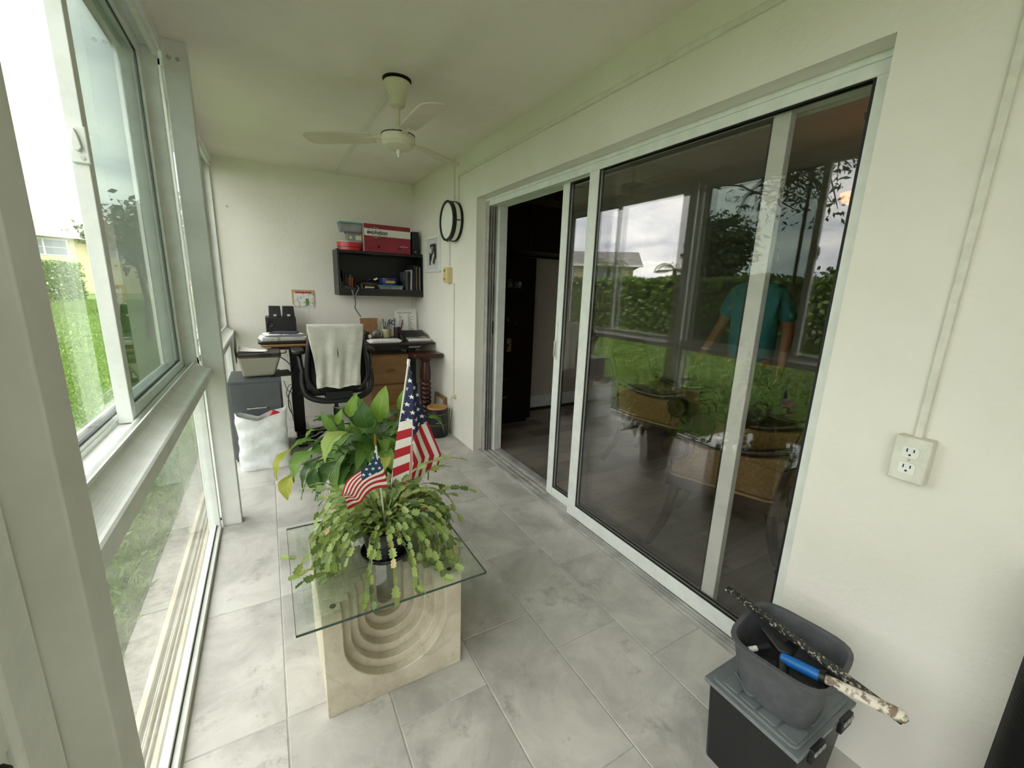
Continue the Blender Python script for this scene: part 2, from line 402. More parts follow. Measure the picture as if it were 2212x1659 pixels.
def panel(x0, a, b, zl, zh, wl, wr, wb, wt, handle):
    x1 = x0 + .032; xm = (x0 + x1) / 2
    s = MB().box(x0, x1, b - wl, b, zl, zh).box(x0, x1, a, a + wr, zl, zh).box(x0 + .001, x1 - .001, a + wr, b - wl, zl, zl + wb).box(x0 + .001, x1 - .001, a + wr, b - wl, zh - wt, zh)
    p = s.build('door_panel', FRAME, d1, bevel=.002)
    MB().box(xm - .003, xm + .003, a + wr - .004, b - wl + .004, zl + wb - .004, zh - wt + .004).build('pane', DOORGLASS, p)
    g = MB(); t = .009
    for x in (x0 + .004, x1 - .006):
        g.box(x, x + .004, b - wl - t, b - wl, zl + wb, zh - wt).box(x, x + .004, a + wr, a + wr + t, zl + wb, zh - wt)
        g.box(x, x + .004, a + wr + t, b - wl - t, zl + wb, zl + wb + t).box(x, x + .004, a + wr + t, b - wl - t, zh - wt - t, zh - wt)
    g.build('gasket', GASKET, p)
    if handle:
        MB().box(x0 - .006, x0, b - .030, b - .012, .93, 1.16).build('handle', FRAME, p, bevel=.003)
        MB().box(x0 - .018, x0 - .006, b - .027, b - .015, .95, 1.05).build('handle', TRACK, p, bevel=.003)
panel(1.502, .600, 1.842, .020, 1.990, .072, .040, .075, .030, False)
panel(1.543, .880, 2.125, .020, 1.985, .062, .058, .060, .030, True)

# ---------------------------------------------------------------- the room behind the door
INW = mat('dim_room_paint', '#cfc8bc', .8, noise=(2, '#c4bdb0', .4, .6))
PLANK = [mat('grey_oak_plank_%d' % i, h, .38, noise=(5, h2, .3, .7, 8)) for i, (h, h2) in enumerate((('#928a82', '#766e67'), ('#a0978e', '#847b73'), ('#807871', '#676059'), ('#aaa096', '#8d847b')))]
for m in PLANK:
    n_ = [x for x in m.node_tree.nodes if x.type == 'TEX_NOISE'][0]
    mp = m.node_tree.nodes.new('ShaderNodeMapping'); mp.inputs['Scale'].default_value = (.6, 9, 9)
    src = n_.inputs['Vector'].links[0].from_socket; m.node_tree.links.new(src, mp.inputs[0]); m.node_tree.links.new(mp.outputs[0], n_.inputs['Vector'])
fl2 = struct('floor_inside', MB().box(1.60, 7.0, -3.0, 4.25, -.12, -.006), mat('dark_plank_joint', '#35312e', .8))
pm = [MB().box(-.4485, .4485, -.0742, .0742, -.008, 0).mesh('plank', m) for m in PLANK]
for j in range(33):
    y = -1.0 + .15 * j; x = 1.645 + .449 - random.choice((0, .15, .3, .45, .6, .75))
    while x < 4.6:
        if x > 1.645 + .449 - 1e-6 or True:
            a, b = max(x - .4485, 1.645), x + .4485
            if b - a > .05:
                if a > x - .448:
                    me = MB().box(a - x, .4485, -.0742, .0742, -.008, 0).mesh('plank', random.choice(PLANK))
                else: me = random.choice(pm)
                link('plank', me, fl2, Matrix.Translation((x, y, random.uniform(-.0006, .0003))))
        x += .9
rest = MB()
for j in range(40):
    y = -3.0 + .15 * j + .075
    if y > -1.08: continue
    rest.box(1.65, 7, y - .074, y + .074, -.008, 0)
for j in range(33): rest.box(5.05, 7, -1.0 + .15 * j - .074, -1.0 + .15 * j + .074, -.008, -.0005)
tag(rest.build('far_planks', PLANK[0], fl2), kind='stuff')
struct('ceiling_inside', MB().box(1.66, 7.12, -3.12, 4.37, 2.375, 2.5), INW)
struct('wall_kitchen', MB().box(1.64, 7.12, 4.25, 4.37, -.1, 2.375), INW)
struct('wall_far', MB().box(7.0, 7.12, -3.0, 4.25, -.1, 2.375), INW)
struct('wall_behind', MB().box(1.64, 7.12, -3.12, -3.0, -.1, 2.375), INW)
struct('wall_side', MB().box(1.64, 1.66, -3.0, -1.3, -.1, 2.375), INW)
pt = struct('partition_wall', MB().box(2.42, 4.3, 4.0, 4.12, 0, 1.70), mat('pale_partition_paint', '#c9c0b4', .7, noise=(2, '#bfb6a9', .4, .6)))
struct('baseboard_partition', MB().box(2.42, 4.3, 3.985, 4.0, 0, .13).box(2.42, 4.3, 3.988, 4.0, .13, .145), FRAME, bevel=.002)

# ---------------------------------------------------------------- outside: ledge, walk, lawn
rs = np.random.RandomState(11)
led = sroot('trim_3')
CREAM = mat('weathered_cream_aluminium', '#d8d2ba', .6, noise=(8, '#b9ae8c', .3, .6))
MB().box(-.462, -.36, -1.4, 4.7, -.06, -.030).build('ledge', mat('grimy_ledge', '#8f958f', .7, noise=(10, '#6f746e', .35, .6)), led)
for x0, x1, z in ((-.372, -.360, -.006), (-.394, -.380, -.012), (-.408, -.404, -.010), (-.424, -.420, -.010), (-.430, -.426, -.012), (-.462, -.444, -.004)):
    MB().box(x0, x1, -1.4, 4.7, -.030, z).build('track_rib', CREAM, led, bevel=.001)
CONC = mat('rough_concrete', '#a3a195', .9, noise=(30, '#77766c', .35, .62, 9), bump=(120, .6, .006))
wk = sroot('walkway')
for k in range(-4, 8):
    y = 2.07 + .72 * k
    MB().box(-.578, -.466, y + .004, y + .716, -.12, -.052).build('slab', CONC, wk, bevel=.004)
GR = mat('lawn_soil_green', '#586f2c', .95, noise=(3.5, '#4a6124', .35, .65, 8), bump=(60, .8, .03))
lawn = struct('lawn', MB().box(-120, -.57, -60, 90, -.3, -.075).box(-.57, -.36, -60, 90, -.3, -.10), GR)
struct('ground', MB().box(-.30, 60, -60, -1.45, -.3, -.10).box(-.30, 60, 4.8, 90, -.3, -.10), GR)
def blades(name, n, x, y, h, wd, m, parent=None, z=-.075, pw=1):
    px = x[1] - (x[1] - x[0]) * rs.rand(n) ** pw; py = y[0] + (y[1] - y[0]) * rs.rand(n)
    a = rs.rand(n) * 2 * PI; hh = h * (.5 + .8 * rs.rand(n)); le = (rs.rand(n) * 1.3) * hh; b = rs.rand(n) * 2 * PI; ww = wd * (.6 + .8 * rs.rand(n)) / 2
    V = np.zeros((n, 4, 3))
    V[:, 0] = np.stack([px + np.cos(a) * ww, py + np.sin(a) * ww, np.full(n, z)], 1); V[:, 1] = np.stack([px - np.cos(a) * ww, py - np.sin(a) * ww, np.full(n, z)], 1)
    mx_, my_ = px + np.cos(b) * le * .4, py + np.sin(b) * le * .4
    V[:, 2] = np.stack([mx_ + np.cos(a) * ww * .8, my_ + np.sin(a) * ww * .8, z + hh * .7], 1); V[:, 3] = np.stack([px + np.cos(b) * le, py + np.sin(b) * le, z + hh], 1)
    F = np.arange(n)[:, None] * 4 + np.array([[0, 1, 2, 2, 1, 3]])
    return soup(name, V.reshape(-1, 3), F.reshape(-1, 3), m, parent)
def soup(name, V, F, m, parent=None):
    me = D.meshes.new(name); nv, nf, k = len(V), len(F), F.shape[1]
    me.vertices.add(nv); me.vertices.foreach_set('co', V.astype(np.float32).ravel())
    me.loops.add(nf * k); me.loops.foreach_set('vertex_index', F.astype(np.int32).ravel())
    me.polygons.add(nf); me.polygons.foreach_set('loop_start', np.arange(0, nf * k, k, dtype=np.int32)); me.polygons.foreach_set('loop_total', np.full(nf, k, np.int32))
    me.materials.append(m); me.update(calc_edges=True); me.validate()
    o = D.objects.new(name, me); COL.objects.link(o); o.parent = parent; return o
def leafmat(name, c1, c2, rough=.45, trans=.25):
    m = D.materials.new(name); m.use_nodes = True; t = m.node_tree; b = t.nodes['Principled BSDF']; N = t.nodes.new; L = t.links.new
    g = N('ShaderNodeNewGeometry'); r = N('ShaderNodeValToRGB'); r.color_ramp.elements[0].color = lin(c1); r.color_ramp.elements[1].color = lin(c2)
    L(g.outputs['Random Per Island'], r.inputs[0]); L(r.outputs[0], b.inputs['Base Color']); b.inputs['Roughness'].default_value = rough
    tl = N('ShaderNodeBsdfTranslucent'); L(r.outputs[0], tl.inputs[0]); mx_ = N('ShaderNodeMixShader'); mx_.inputs[0].default_value = trans
    o = [x for x in t.nodes if x.type == 'OUTPUT_MATERIAL'][0]; L(b.outputs[0], mx_.inputs[1]); L(tl.outputs[0], mx_.inputs[2]); L(mx_.outputs[0], o.inputs[0])
    return m
BLADE = leafmat('grass_blade', '#52702a', '#7a993f', .6)
g1 = blades('grass', 150000, (-3.2, -.585), (-.5, 18), .042, .014, BLADE, pw=1.25); tag(g1, 'short green lawn grass growing outside the window', 'grass', kind='stuff')
g2 = blades('lawn_grass', 90000, (-9.1, -3.25), (-3, 34), .07, .03, BLADE); tag(g2, 'green lawn grass stretching out to the clipped hedge', 'grass', kind='stuff')
def leaves(name, C, size, m, parent, asp=.5, jit=1.0, up=.3):
    """one diamond leaf per centre in C"""
    n = len(C); d = rs.randn(n, 3) * jit; d[:, 2] += up; d /= np.linalg.norm(d, axis=1)[:, None]
    e = np.cross(d, rs.randn(n, 3)); e /= np.linalg.norm(e, axis=1)[:, None]
    s = (size * (.6 + .8 * rs.rand(n)))[:, None]
    f_ = np.cross(d, e)
    V = np.stack([C - e * s * .5, C + f_ * s * asp * .5 + d * s * .06, C + e * s * .5, C - f_ * s * asp * .5 + d * s * .06], 1).reshape(-1, 3)
    F = np.arange(n)[:, None] * 4 + np.array([[0, 1, 2, 3]])
    return soup(name, V, F, m, parent)
HEDGE = leafmat('hedge_leaf', '#35561f', '#7d9f3c', .4); OAK = leafmat('oak_leaf', '#2f4323', '#5b7040', .5); DARKTREE = leafmat('dark_tree_leaf', '#2c3f22', '#4d6336', .5); PALM = leafmat('palm_leaf', '#3d5528', '#6f8742', .5)
BARK = mat('grey_bark', '#574b3f', .9, noise=(8, '#3a322a', .35, .6), bump=(25, .7, .02))
hd = thing('hedge', 'tall clipped green hedge running along the far edge of the lawn', 'hedge', (-9.9, 15, -.08))
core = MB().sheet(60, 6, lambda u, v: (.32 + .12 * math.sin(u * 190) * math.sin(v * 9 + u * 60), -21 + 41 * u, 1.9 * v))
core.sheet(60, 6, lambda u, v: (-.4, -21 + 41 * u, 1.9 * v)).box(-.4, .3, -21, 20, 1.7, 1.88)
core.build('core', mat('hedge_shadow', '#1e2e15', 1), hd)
n = 30000; C = np.stack([.38 + .22 * rs.rand(n) ** 2, -21 + 41.3 * rs.rand(n), 2.05 * rs.rand(n)], 1); C[:9000, 0] = -.4 + .95 * rs.rand(9000); C[:9000, 2] = 1.92 + .17 * rs.rand(9000) ** 2
C[:, 2] += .05 * np.sin(C[:, 1] * 2.3) * (C[:, 2] > 1.8)
tag(leaves('foliage', C, .15, HEDGE, hd, .55), kind='stuff')
def tree(name, label, base, trunk_h, crown, nl, lsize, m, group=None, clusters=26, trunk_r=.12, spread=.55):
    """crown = list of (cx,cy,cz,rx,ry,rz) ellipsoids relative to base"""
    t = thing(name, label, 'tree', base, group=group)
    tk = MB(); tk.tube([(0, 0, -.1), (.05, .03, trunk_h * .5), (0, 0, trunk_h)], [trunk_r * 1.3, trunk_r, trunk_r * .8], 9)
    Cs = []
    for (cx, cy, cz, rx, ry, rz) in crown:
        for k in range(clusters):
            p = rs.randn(3); p = p / np.linalg.norm(p) * (.35 + .65 * rs.rand() ** .5) * np.array([rx, ry, rz]) * .85 + np.array([cx, cy, cz])
            if k % 3 == 0: tk.tube(bez((0, 0, trunk_h * .8), (0, 0, trunk_h * 1.15), tuple(p * .7 + np.array([0, 0, trunk_h * .3])), tuple(p), 5), [trunk_r * .5, trunk_r * .4, trunk_r * .3, trunk_r * .2, trunk_r * .12, trunk_r * .06], 5)
            Cs.append(p + rs.randn(nl // (clusters * len(crown)), 3) * np.array([rx, ry, rz]) * spread * .33)
    tk.build('trunk', BARK, t, smooth=60)
    tag(leaves('leaves', np.concatenate(Cs), lsize, m, t, .5), kind='stuff')
    return t
tree('round_tree', 'dense rounded dark green tree standing beyond the hedge', (-25.7, 20, -.08), 2.6, [(0, 0, 4.9, 2.3, 2.3, 2.5)], 3600, .42, DARKTREE, clusters=40, spread=.5)
tree('lawn_tree', 'slender small tree with open foliage on the lawn before the yellow house', (-2.35, 12.2, -.08), 1.9, [(-.25, 0, 2.35, .75, .7, .62)], 520, .10, OAK, clusters=20, trunk_r=.05, spread=.5)
oak = thing('oak_tree', 'large spreading oak whose low branch hangs over the lawn by the porch', 'tree', (-6.8, -.8, -.08))
tk = MB().tube([(0, 0, -.1), (.1, .1, 1.4), (.25, .3, 2.9), (.2, .5, 5)], [.34, .26, .22, .12], 10)
tips = []
limbs = [[(.2, .2, 2.4), (1.0, 1.6, 3.7), (1.9, 3.3, 4.0), (2.9, 4.5, 3.5), (3.2, 5.1, 3.0)], [(.25, .3, 2.9), (1.6, .9, 4.3), (3.0, 2.2, 4.5), (3.5, 3.6, 3.6), (3.6, 4.2, 3.0)],
         [(.2, .4, 4), (-1, 1.5, 5), (-2, 2.6, 5.3)], [(.2, .3, 3.2), (1.5, -1.0, 4.6), (2.8, -2.0, 4.8)], [(.2, .4, 4.2), (.6, 1.6, 5.6), (1.0, 2.8, 6)]]
for lb in limbs:
    sp_ = spline(lb, 6); m_ = len(sp_)
    tk.tube(sp_, [.11 * (1 - i / m_) + .015 for i in range(m_)], 7)
    for i in range(m_ // 3, m_):
        for k in range(3):
            p = sp_[i]; e = p + Vector((random.gauss(0, .35), random.gauss(0, .35), random.gauss(-.12, .28)))
            tk.tube(bez(p, p * .6 + e * .4 + Vector((0, 0, .1)), e, e, 4), [.02, .015, .011, .008, .004], 4); tips.append(e)
tk.build('trunk', BARK, oak, smooth=60)
C = np.concatenate([np.array(e)[None] + rs.randn(24, 3) * np.array([.17, .17, .15]) for e in tips])
tag(leaves('leaves', C, .10, OAK, oak, .38), kind='stuff')
def palm(label, base, h, nf, L_, arch):
    t = thing('palm_tree', label, 'palm', base)
    MB().tube([(0, 0, -.1), (.08, 0, h * .5), (0, 0, h)], [.16, .12, .11], 9).build('trunk', BARK, t, smooth=60)
    for k in range(nf):
        az = 2 * PI * k / nf + random.uniform(-.2, .2); el = random.uniform(-.2, 1.2)
        d = Vector((math.cos(az), math.sin(az), 0)); p0 = Vector((0, 0, h))
        sp_ = bez(p0, p0 + d * L_ * .4 + Vector((0, 0, L_ * .5 * el)), p0 + d * L_ * .85 + Vector((0, 0, L_ * .3 * el)), p0 + d * L_ * .95 + Vector((0, 0, -L_ * arch)), 9)
        q = MB().tube(sp_, .012, 4); sd = d.cross(Vector((0, 0, 1)))
        for i in range(1, 10):
            for s_ in (-1, 1):
                for h_ in (0, .5):
                    c = sp_[i - 1] * h_ + sp_[i] * (1 - h_); tip = c + (sd * s_ * .8 + d * .45 + Vector((0, 0, -.45))) * (.42 * L_ * (1 - abs(i - 4) / 9))
                    q.add([c, c + d * .05, tip], [(0, 1, 2)])
        q.build('frond', PALM, t)
palm('arching palm behind the hedge nearest the yellow house', (-17.3, 22.2, -.08), 3.2, 13, 1.7, .75)
palm('short stiff palm behind the hedge next to the round tree', (-20.2, 19.2, -.08), 3.1, 14, 1.3, .1)
for i, (x, y, s_) in enumerate(((-40, 16, 1.1), (-46, 8.5, 1.1), (-38, 2, 1.0), (-38, 25, .9), (-33, 31, .7))):
    tree('distant_tree', ['broad tree far beyond the hedge, behind the round tree', 'second broad tree far beyond the hedge', 'low tree far beyond the hedge past the oak branch', 'tree beyond the hedge behind the palms', 'small tree beside the yellow house roof'][i],
         (x, y, -.08), 1.6, [(0, 0, 2.7 * s_, 3.6 * s_, 3.6 * s_, 1.5 * s_)], 1500, .6, DARKTREE, clusters=20)
tree('side_tree', 'full dark tree standing at the end of the lawn beyond the sash window', (-3.6, 23.5, -.08), 1.5, [(.2, 0, 3.0, 2.0, 2.0, 2.0)], 3000, .30, DARKTREE, clusters=34)
tree('side_tree', 'lower dark tree at the end of the lawn nearest the desk window', (-.6, 20.5, -.08), 1.2, [(0, 0, 2.5, 1.6, 1.6, 1.6)], 2400, .28, DARKTREE, clusters=30)
# neighbouring house
hx, hy = -5 , 52.0; hw = thing('neighbour_house', 'pale yellow two storey house with grey roof behind the hedge', 'house', (-17, 42, -.08), math.atan2(-20, -24) + PI)
YEL = mat('pale_yellow_stucco', '#cdc3a0', .85, noise=(.8, '#c4b993', .4, .6)); RF = mat('grey_shingle', '#84827c', .9, noise=(2, '#6c6a65', .35, .6))
MB().box(-16, 16, -.0, 8, 0, 4.25).build('wall', YEL, hw)
MB().prism([(-.9, 4.2), (8.9, 4.2), (4, 5.9)], -16.8, 16.8, ax='x').build('roof', RF, hw)
MB().box(-16.8, 16.8, -.95, -.88, 4.05, 4.27).build('fascia', FRAME, hw)
for k in range(7):
    x = -13.2 + 4.35 * k
    wn_ = MB().box(x - 1.35, x + 1.35, -.05, .02, 2.75, 3.95).build('window', FRAME, hw)
    for dx in (-1, 1):
        for dz in (0, 1):
            MB().box(x + dx * .66 - .6, x + dx * .66 + .6, -.07, -.05, 2.83 + dz * .54, 3.33 + dz * .54).build('pane', mat('house_pane', '#7b848a', .15), wn_)

# ---------------------------------------------------------------- ceiling fan
FANW = mat('cream_fan_enamel', '#dcd6bf', .45, noise=(6, '#cfc8ae', .35, .6))
fan = thing('ceiling_fan', 'cream three blade ceiling fan hanging from a bell shaped canopy', 'ceiling fan', (.666, 2.406, 2.375))
MB().lathe([(.001, 0), (.072, 0), (.072, -.006), (.001, -.006)], n=24).build('mounting_plate', GASKET, fan, smooth=30)
MB().lathe([(.001, -.012), (.064, -.012), (.068, -.018), (.062, -.032), (.052, -.055), (.045, -.085), (.040, -.110), (.036, -.122), (.024, -.130), (.001, -.131)], n=32).build('canopy', FANW, fan, smooth=35)
MB().cyl((0, 0, -.128), (0, 0, -.245), .011, n=14).build('downrod', FANW, fan, smooth=40)
mo = MB().lathe([(.001, -.240), (.030, -.243), (.072, -.252), (.084, -.262), (.088, -.280), (.084, -.296), (.078, -.301), (.074, -.314), (.055, -.325), (.001, -.328)], n=36).build('motor', FANW, fan, smooth=35)
MB().lathe([(.085, -.2575), (.0865, -.2575), (.0865, -.261), (.085, -.261)], n=36).build('vent_gap', GASKET, mo, smooth=35)
MB().lathe([(.001, -.327), (.011, -.328), (.011, -.345), (.007, -.352), (.006, -.362), (.001, -.363)], n=14).build('finial', FRAME, fan, smooth=40)
BL = mat('cream_fan_blade', '#d8cfba', .55, noise=(4, '#cbc1aa', .35, .6))
for a in (33, 143, -88):
    M = TR(rz=rad(a))
    out = [(.14, -.050), (.20, -.056)] + arc((.47, -.012), .048, -PI / 2, 0, 4) + arc((.47, .018), .048, 0, PI / 2, 4) + [(.20, .056), (.14, .050)]
    b = MB().prism(out, -.003, .003, ax='z', M=M @ TR(z=-.268) @ Euler((rad(9), 0, 0)).to_matrix().to_4x4()).build('blade', BL, fan, bevel=.002)
    MB().box(.07, .18, -.014, .014, -.272, -.268, M=M).build('blade_iron', FANW, b)
# ---------------------------------------------------------------- raceways, outlet, boxes on the wall
RACE = mat('painted_raceway', '#dddbcf', .6, noise=(20, '#d2d0c3', .4, .6))
def race(label, b, prof=None):
    o = MB().box(*b).build('cable_raceway', RACE, bevel=.003); return tag(o, label, 'raceway')
race('white cable raceway on the ceiling running from the fan towards the desk wall', (.655, .677, 2.47 - .0, 4.62, 2.364, 2.375))
race('long white cable raceway running level above the sliding door', (1.408, 1.42, -1.3, 3.37, 2.222, 2.244))
race('white cable raceway dropping from the ceiling line to the round wall light', (1.408, 1.42, 3.455, 3.475, 2.03, 2.375))
race('thin white raceway at the corner end of the level run', (1.410, 1.42, 3.368, 3.382, 1.98, 2.244))
race('white cable raceway between the round wall light and the beige box', (1.409, 1.42, 3.56, 3.578, 1.52, 1.74))
race('white cable raceway dropping from the beige box towards the low plug', (1.409, 1.42, 3.46, 3.478, .40, 1.39))
race('white cable raceway dropping to the duplex outlet beside the door', (1.406, 1.42, .342, .360, 1.016, 2.375))
ot = thing('wall_outlet', 'white duplex outlet in a surface box on the plaster beside the door', 'outlet', (1.42, .350, .962))
MB().box(-.040, 0, -.036, .036, -.058, .058).build('box', RACE, ot, bevel=.004)
for dz in (.021, -.021):
    rc = MB().prism([(max(-.0165, min(.0165, .0195 * math.cos(t))), dz + max(-.0145, min(.0145, .0195 * math.sin(t)))) for t in [2 * PI * k / 24 for k in range(24)]], -.0425, -.040, ax='x').build('receptacle', FRAME, ot)
    MB().box(-.0430, -.0424, .0055, .0080, dz + .000, dz + .009).box(-.0430, -.0424, -.0080, -.0055, dz + .001, dz + .009).cyl((-.043, 0, dz - .007), (-.0424, 0, dz - .007), .0026, n=8).build('slot', GASKET, rc)
MB().cyl((-.0420, 0, 0), (-.040, 0, 0), .003, n=10).build('screw', TRACK, ot)
BLK = mat('matt_black', '#131313', .5); BLKP = mat('black_plastic', '#17181a', .42, noise=(40, '#111214', .4, .6)); BRONZE = mat('dark_bronze', '#1b1917', .4, .4)
wl = thing('wall_light', 'round white wall light with two black rings above the beige box', 'wall light', (1.42, 3.44, 1.885))
MX = TR() @ Euler((0, -PI / 2, 0)).to_matrix().to_4x4()
MB().lathe([(.001, 0), (.150, 0), (.150, .065), (.140, .078), (.001, .082)], n=40, M=MX).build('diffuser', mat('opal_diffuser', '#e9e9e4', .35), wl, smooth=35)
for z0, z1 in ((.0, .020), (.058, .088)):
    MB().lathe([(.140, z0), (.158, z0), (.158, z1), (.140, z1), (.140, z0)], n=48, M=MX).build('ring', BRONZE, wl, smooth=35)
for a in (0, 1, 2, 3):
    t = PI / 4 + a * PI / 2 + .75
    MB().cyl((.154 * math.cos(t), .154 * math.sin(t), .010), (.154 * math.cos(t), .154 * math.sin(t), .068), .004, n=8, M=MX).ball((.156 * math.cos(t), .156 * math.sin(t), .073), .008, 8, M=MX).build('strut', BRONZE, wl, smooth=40)
bx = thing('switch_box', 'beige plastic box with two knobs on the wall below the round light', 'switch box', (1.42, 3.565, 1.456))
BEI = mat('beige_plastic', '#cfc08a', .5)
MB().box(-.048, 0, -.046, .046, -.066, .066).build('box', BEI, bx, bevel=.004)
for dz in (-.035, .038): MB().cyl((-.056, .015, dz), (-.048, .015, dz), .011, n=16).build('knob', mat('tan_knob', '#a88f52', .5), bx, smooth=40)
MB().cyl((-.050, -.01, 0), (-.048, -.01, 0), .003, n=8).build('screw', TRACK, bx)
pf = thing('picture_frame', 'white framed black and white picture on the wall beside the shelf', 'picture', (1.42, 3.99, 1.655))
MB().box(-.022, 0, -.20, -.175, -.165, .165).box(-.022, 0, .175, .20, -.165, .165).box(-.022, 0, -.175, .175, -.165, -.14).box(-.022, 0, -.175, .175, .14, .165).build('frame', FRAME, pf, bevel=.002)
MB().box(-.008, 0, -.175, .175, -.14, .14).build('mat_board', mat('pale_mat_board', '#c9c9cc', .8), pf)
MB().box(-.010, -.008, -.098, .098, -.095, .095).build('print', mat('dark_mono_print', '#cfcfca', .6, noise=(16, '#1d1a18', .47, .58, 3)), pf)
nh = MB().tube([(0, 0, 0), (0, -.022, 0), (0, -.026, .010)], .003, 8).cyl((0, 0, 0), (0, -.003, 0), .008, n=10).build('wall_hook', TRACK, smooth=40)
nh.location = (-.235, 4.62, 1.973); tag(nh, 'small metal hook screwed into the bare back wall', 'hook')
tk_ = MB().tube(spline([(1.418, 3.433, .383), (1.385, 3.44, .385), (1.392, 3.46, .34), (1.402, 3.51, .2), (1.402, 3.56, .03), (1.398, 3.60, .006)], 6), .005, 7).build('cream_lead', mat('cream_cord', '#cfc8b2', .5), smooth=60)
tag(tk_, 'cream power cord hanging from the low plug on the wall', 'cord')
pg = MB().lathe([(.001, 0), (.022, 0), (.022, .012), (.012, .03), (.001, .032)], n=14, M=TR(1.42, 3.433, .383) @ MX).build('plug', mat('cream_plug', '#c9c1a8', .5), tk_, smooth=40)
en = thing('flyer', 'kraft envelope with a printed flyer taped to the back wall', 'flyer', (.315, 4.62, 1.197))
MB().box(-.10, .10, -.004, 0, -.06, .083).build('envelope', mat('kraft_paper', '#b99c72', .8), en)
MB().box(-.085, .092, -.006, -.004, -.082, .055).build('sheet', mat('flyer_print', '#dcdad2', .7, noise=(30, '#a7a39b', .38, .46, 2)), en)
MB().box(-.07, .07, -.0065, -.006, .060 - .01, .066).build('red_print', mat('flyer_red', '#a8352f', .7), en)
MB().box(.015, .045, -.0066, -.006, -.07, .0).build('green_print', mat('flyer_green', '#5e8a4d', .7), en)

# ---------------------------------------------------------------- carved travertine table with its glass top
def stone(name, c1, c2, c3):
    m = mat(name, c1, .6, noise=(6, c2, .36, .62, 9), bump=(45, .35, .004))
    t = m.node_tree; b = t.nodes['Principled BSDF']; N = t.nodes.new; L = t.links.new
    c = [x for x in t.nodes if x.type == 'TEX_COORD'][0]; src = b.inputs['Base Color'].links[0].from_socket
    n = N('ShaderNodeTexNoise'); n.inputs['Scale'].default_value = 5; n.inputs['Detail'].default_value = 7; n.inputs['Distortion'].default_value = 1.2; L(c.outputs['Object'], n.inputs['Vector'])
    r = N('ShaderNodeValToRGB'); r.color_ramp.elements[0].position = .49; r.color_ramp.elements[0].color = (0, 0, 0, 1); r.color_ramp.elements[1].position = .53; r.color_ramp.elements[1].color = (0, 0, 0, 1)
    e = r.color_ramp.elements.new(.51); e.color = (.28, .28, .28, 1); L(n.outputs['Fac'], r.inputs[0])
    x = N('ShaderNodeMix'); x.data_type = 'RGBA'; x.inputs[7].default_value = lin(c3); L(r.outputs[0], x.inputs[0]); L(src, x.inputs[6]); L(x.outputs[2], b.inputs['Base Color'])
    return m
TRAV = stone('travertine', '#d3cab7', '#b7ac97', '#978a74')
tb = thing('side_table', 'square travertine table with carved stepped arches under a clear glass top', 'table', (.290, 1.41, 0))
q = MB(); W2, D2, HH = .226, .225, .384; cz = .243; d = .034
def notch(R):
    p = [(-W2, 0), (W2, 0), (W2, HH), (R, HH)] + [(R * math.cos(t), cz + R * math.sin(t)) for t in [-PI * i / 20 for i in range(21)]] + [(-R, HH), (-W2, HH)]
    return p
Rs = [.168 - .0275 * k for k in range(6)]
for k in range(5):
    for s_ in (-1, 1):
        y0, y1 = sorted((s_ * (D2 - k * d), s_ * (D2 - (k + 1) * d)))
        q.prism(notch(Rs[k]), y0, y1)
q.prism(notch(Rs[5]), -(D2 - 5 * d), D2 - 5 * d)
q.build('base', TRAV, tb, bevel=.002, seg=1)
TG = glass('green_table_glass', (.965, .985, .972), 1.1)
gt = MB().prism(rrect(-.294, .294, -.283, .311, .008), .386, .394, ax='z').prism(rrect(-.266, .266, -.255, .283, .004), .394, .397, ax='z')
gt.build('glass_top', TG, tb)
EDG = mat('green_glass_edge', '#2d4a40', .1, spec=.8)
q = MB()
for a, b_ in ((-.295, -.2935), (.2935, .295)): q.box(a, b_, -.282, .310, .3865, .3935)
for a, b_ in ((-.284, -.2825), (.3105, .312)): q.box(-.294, .294, a, b_, .3865, .3935)
q.build('edge', EDG, tb)
for x in (-.19, .19):
    for y in (-.20, .20): MB().cyl((x, y, .3825), (x, y, .3862), .009, n=12).build('bumper', mat('brown_felt_bumper', '#4b3c2d', .8), tb)

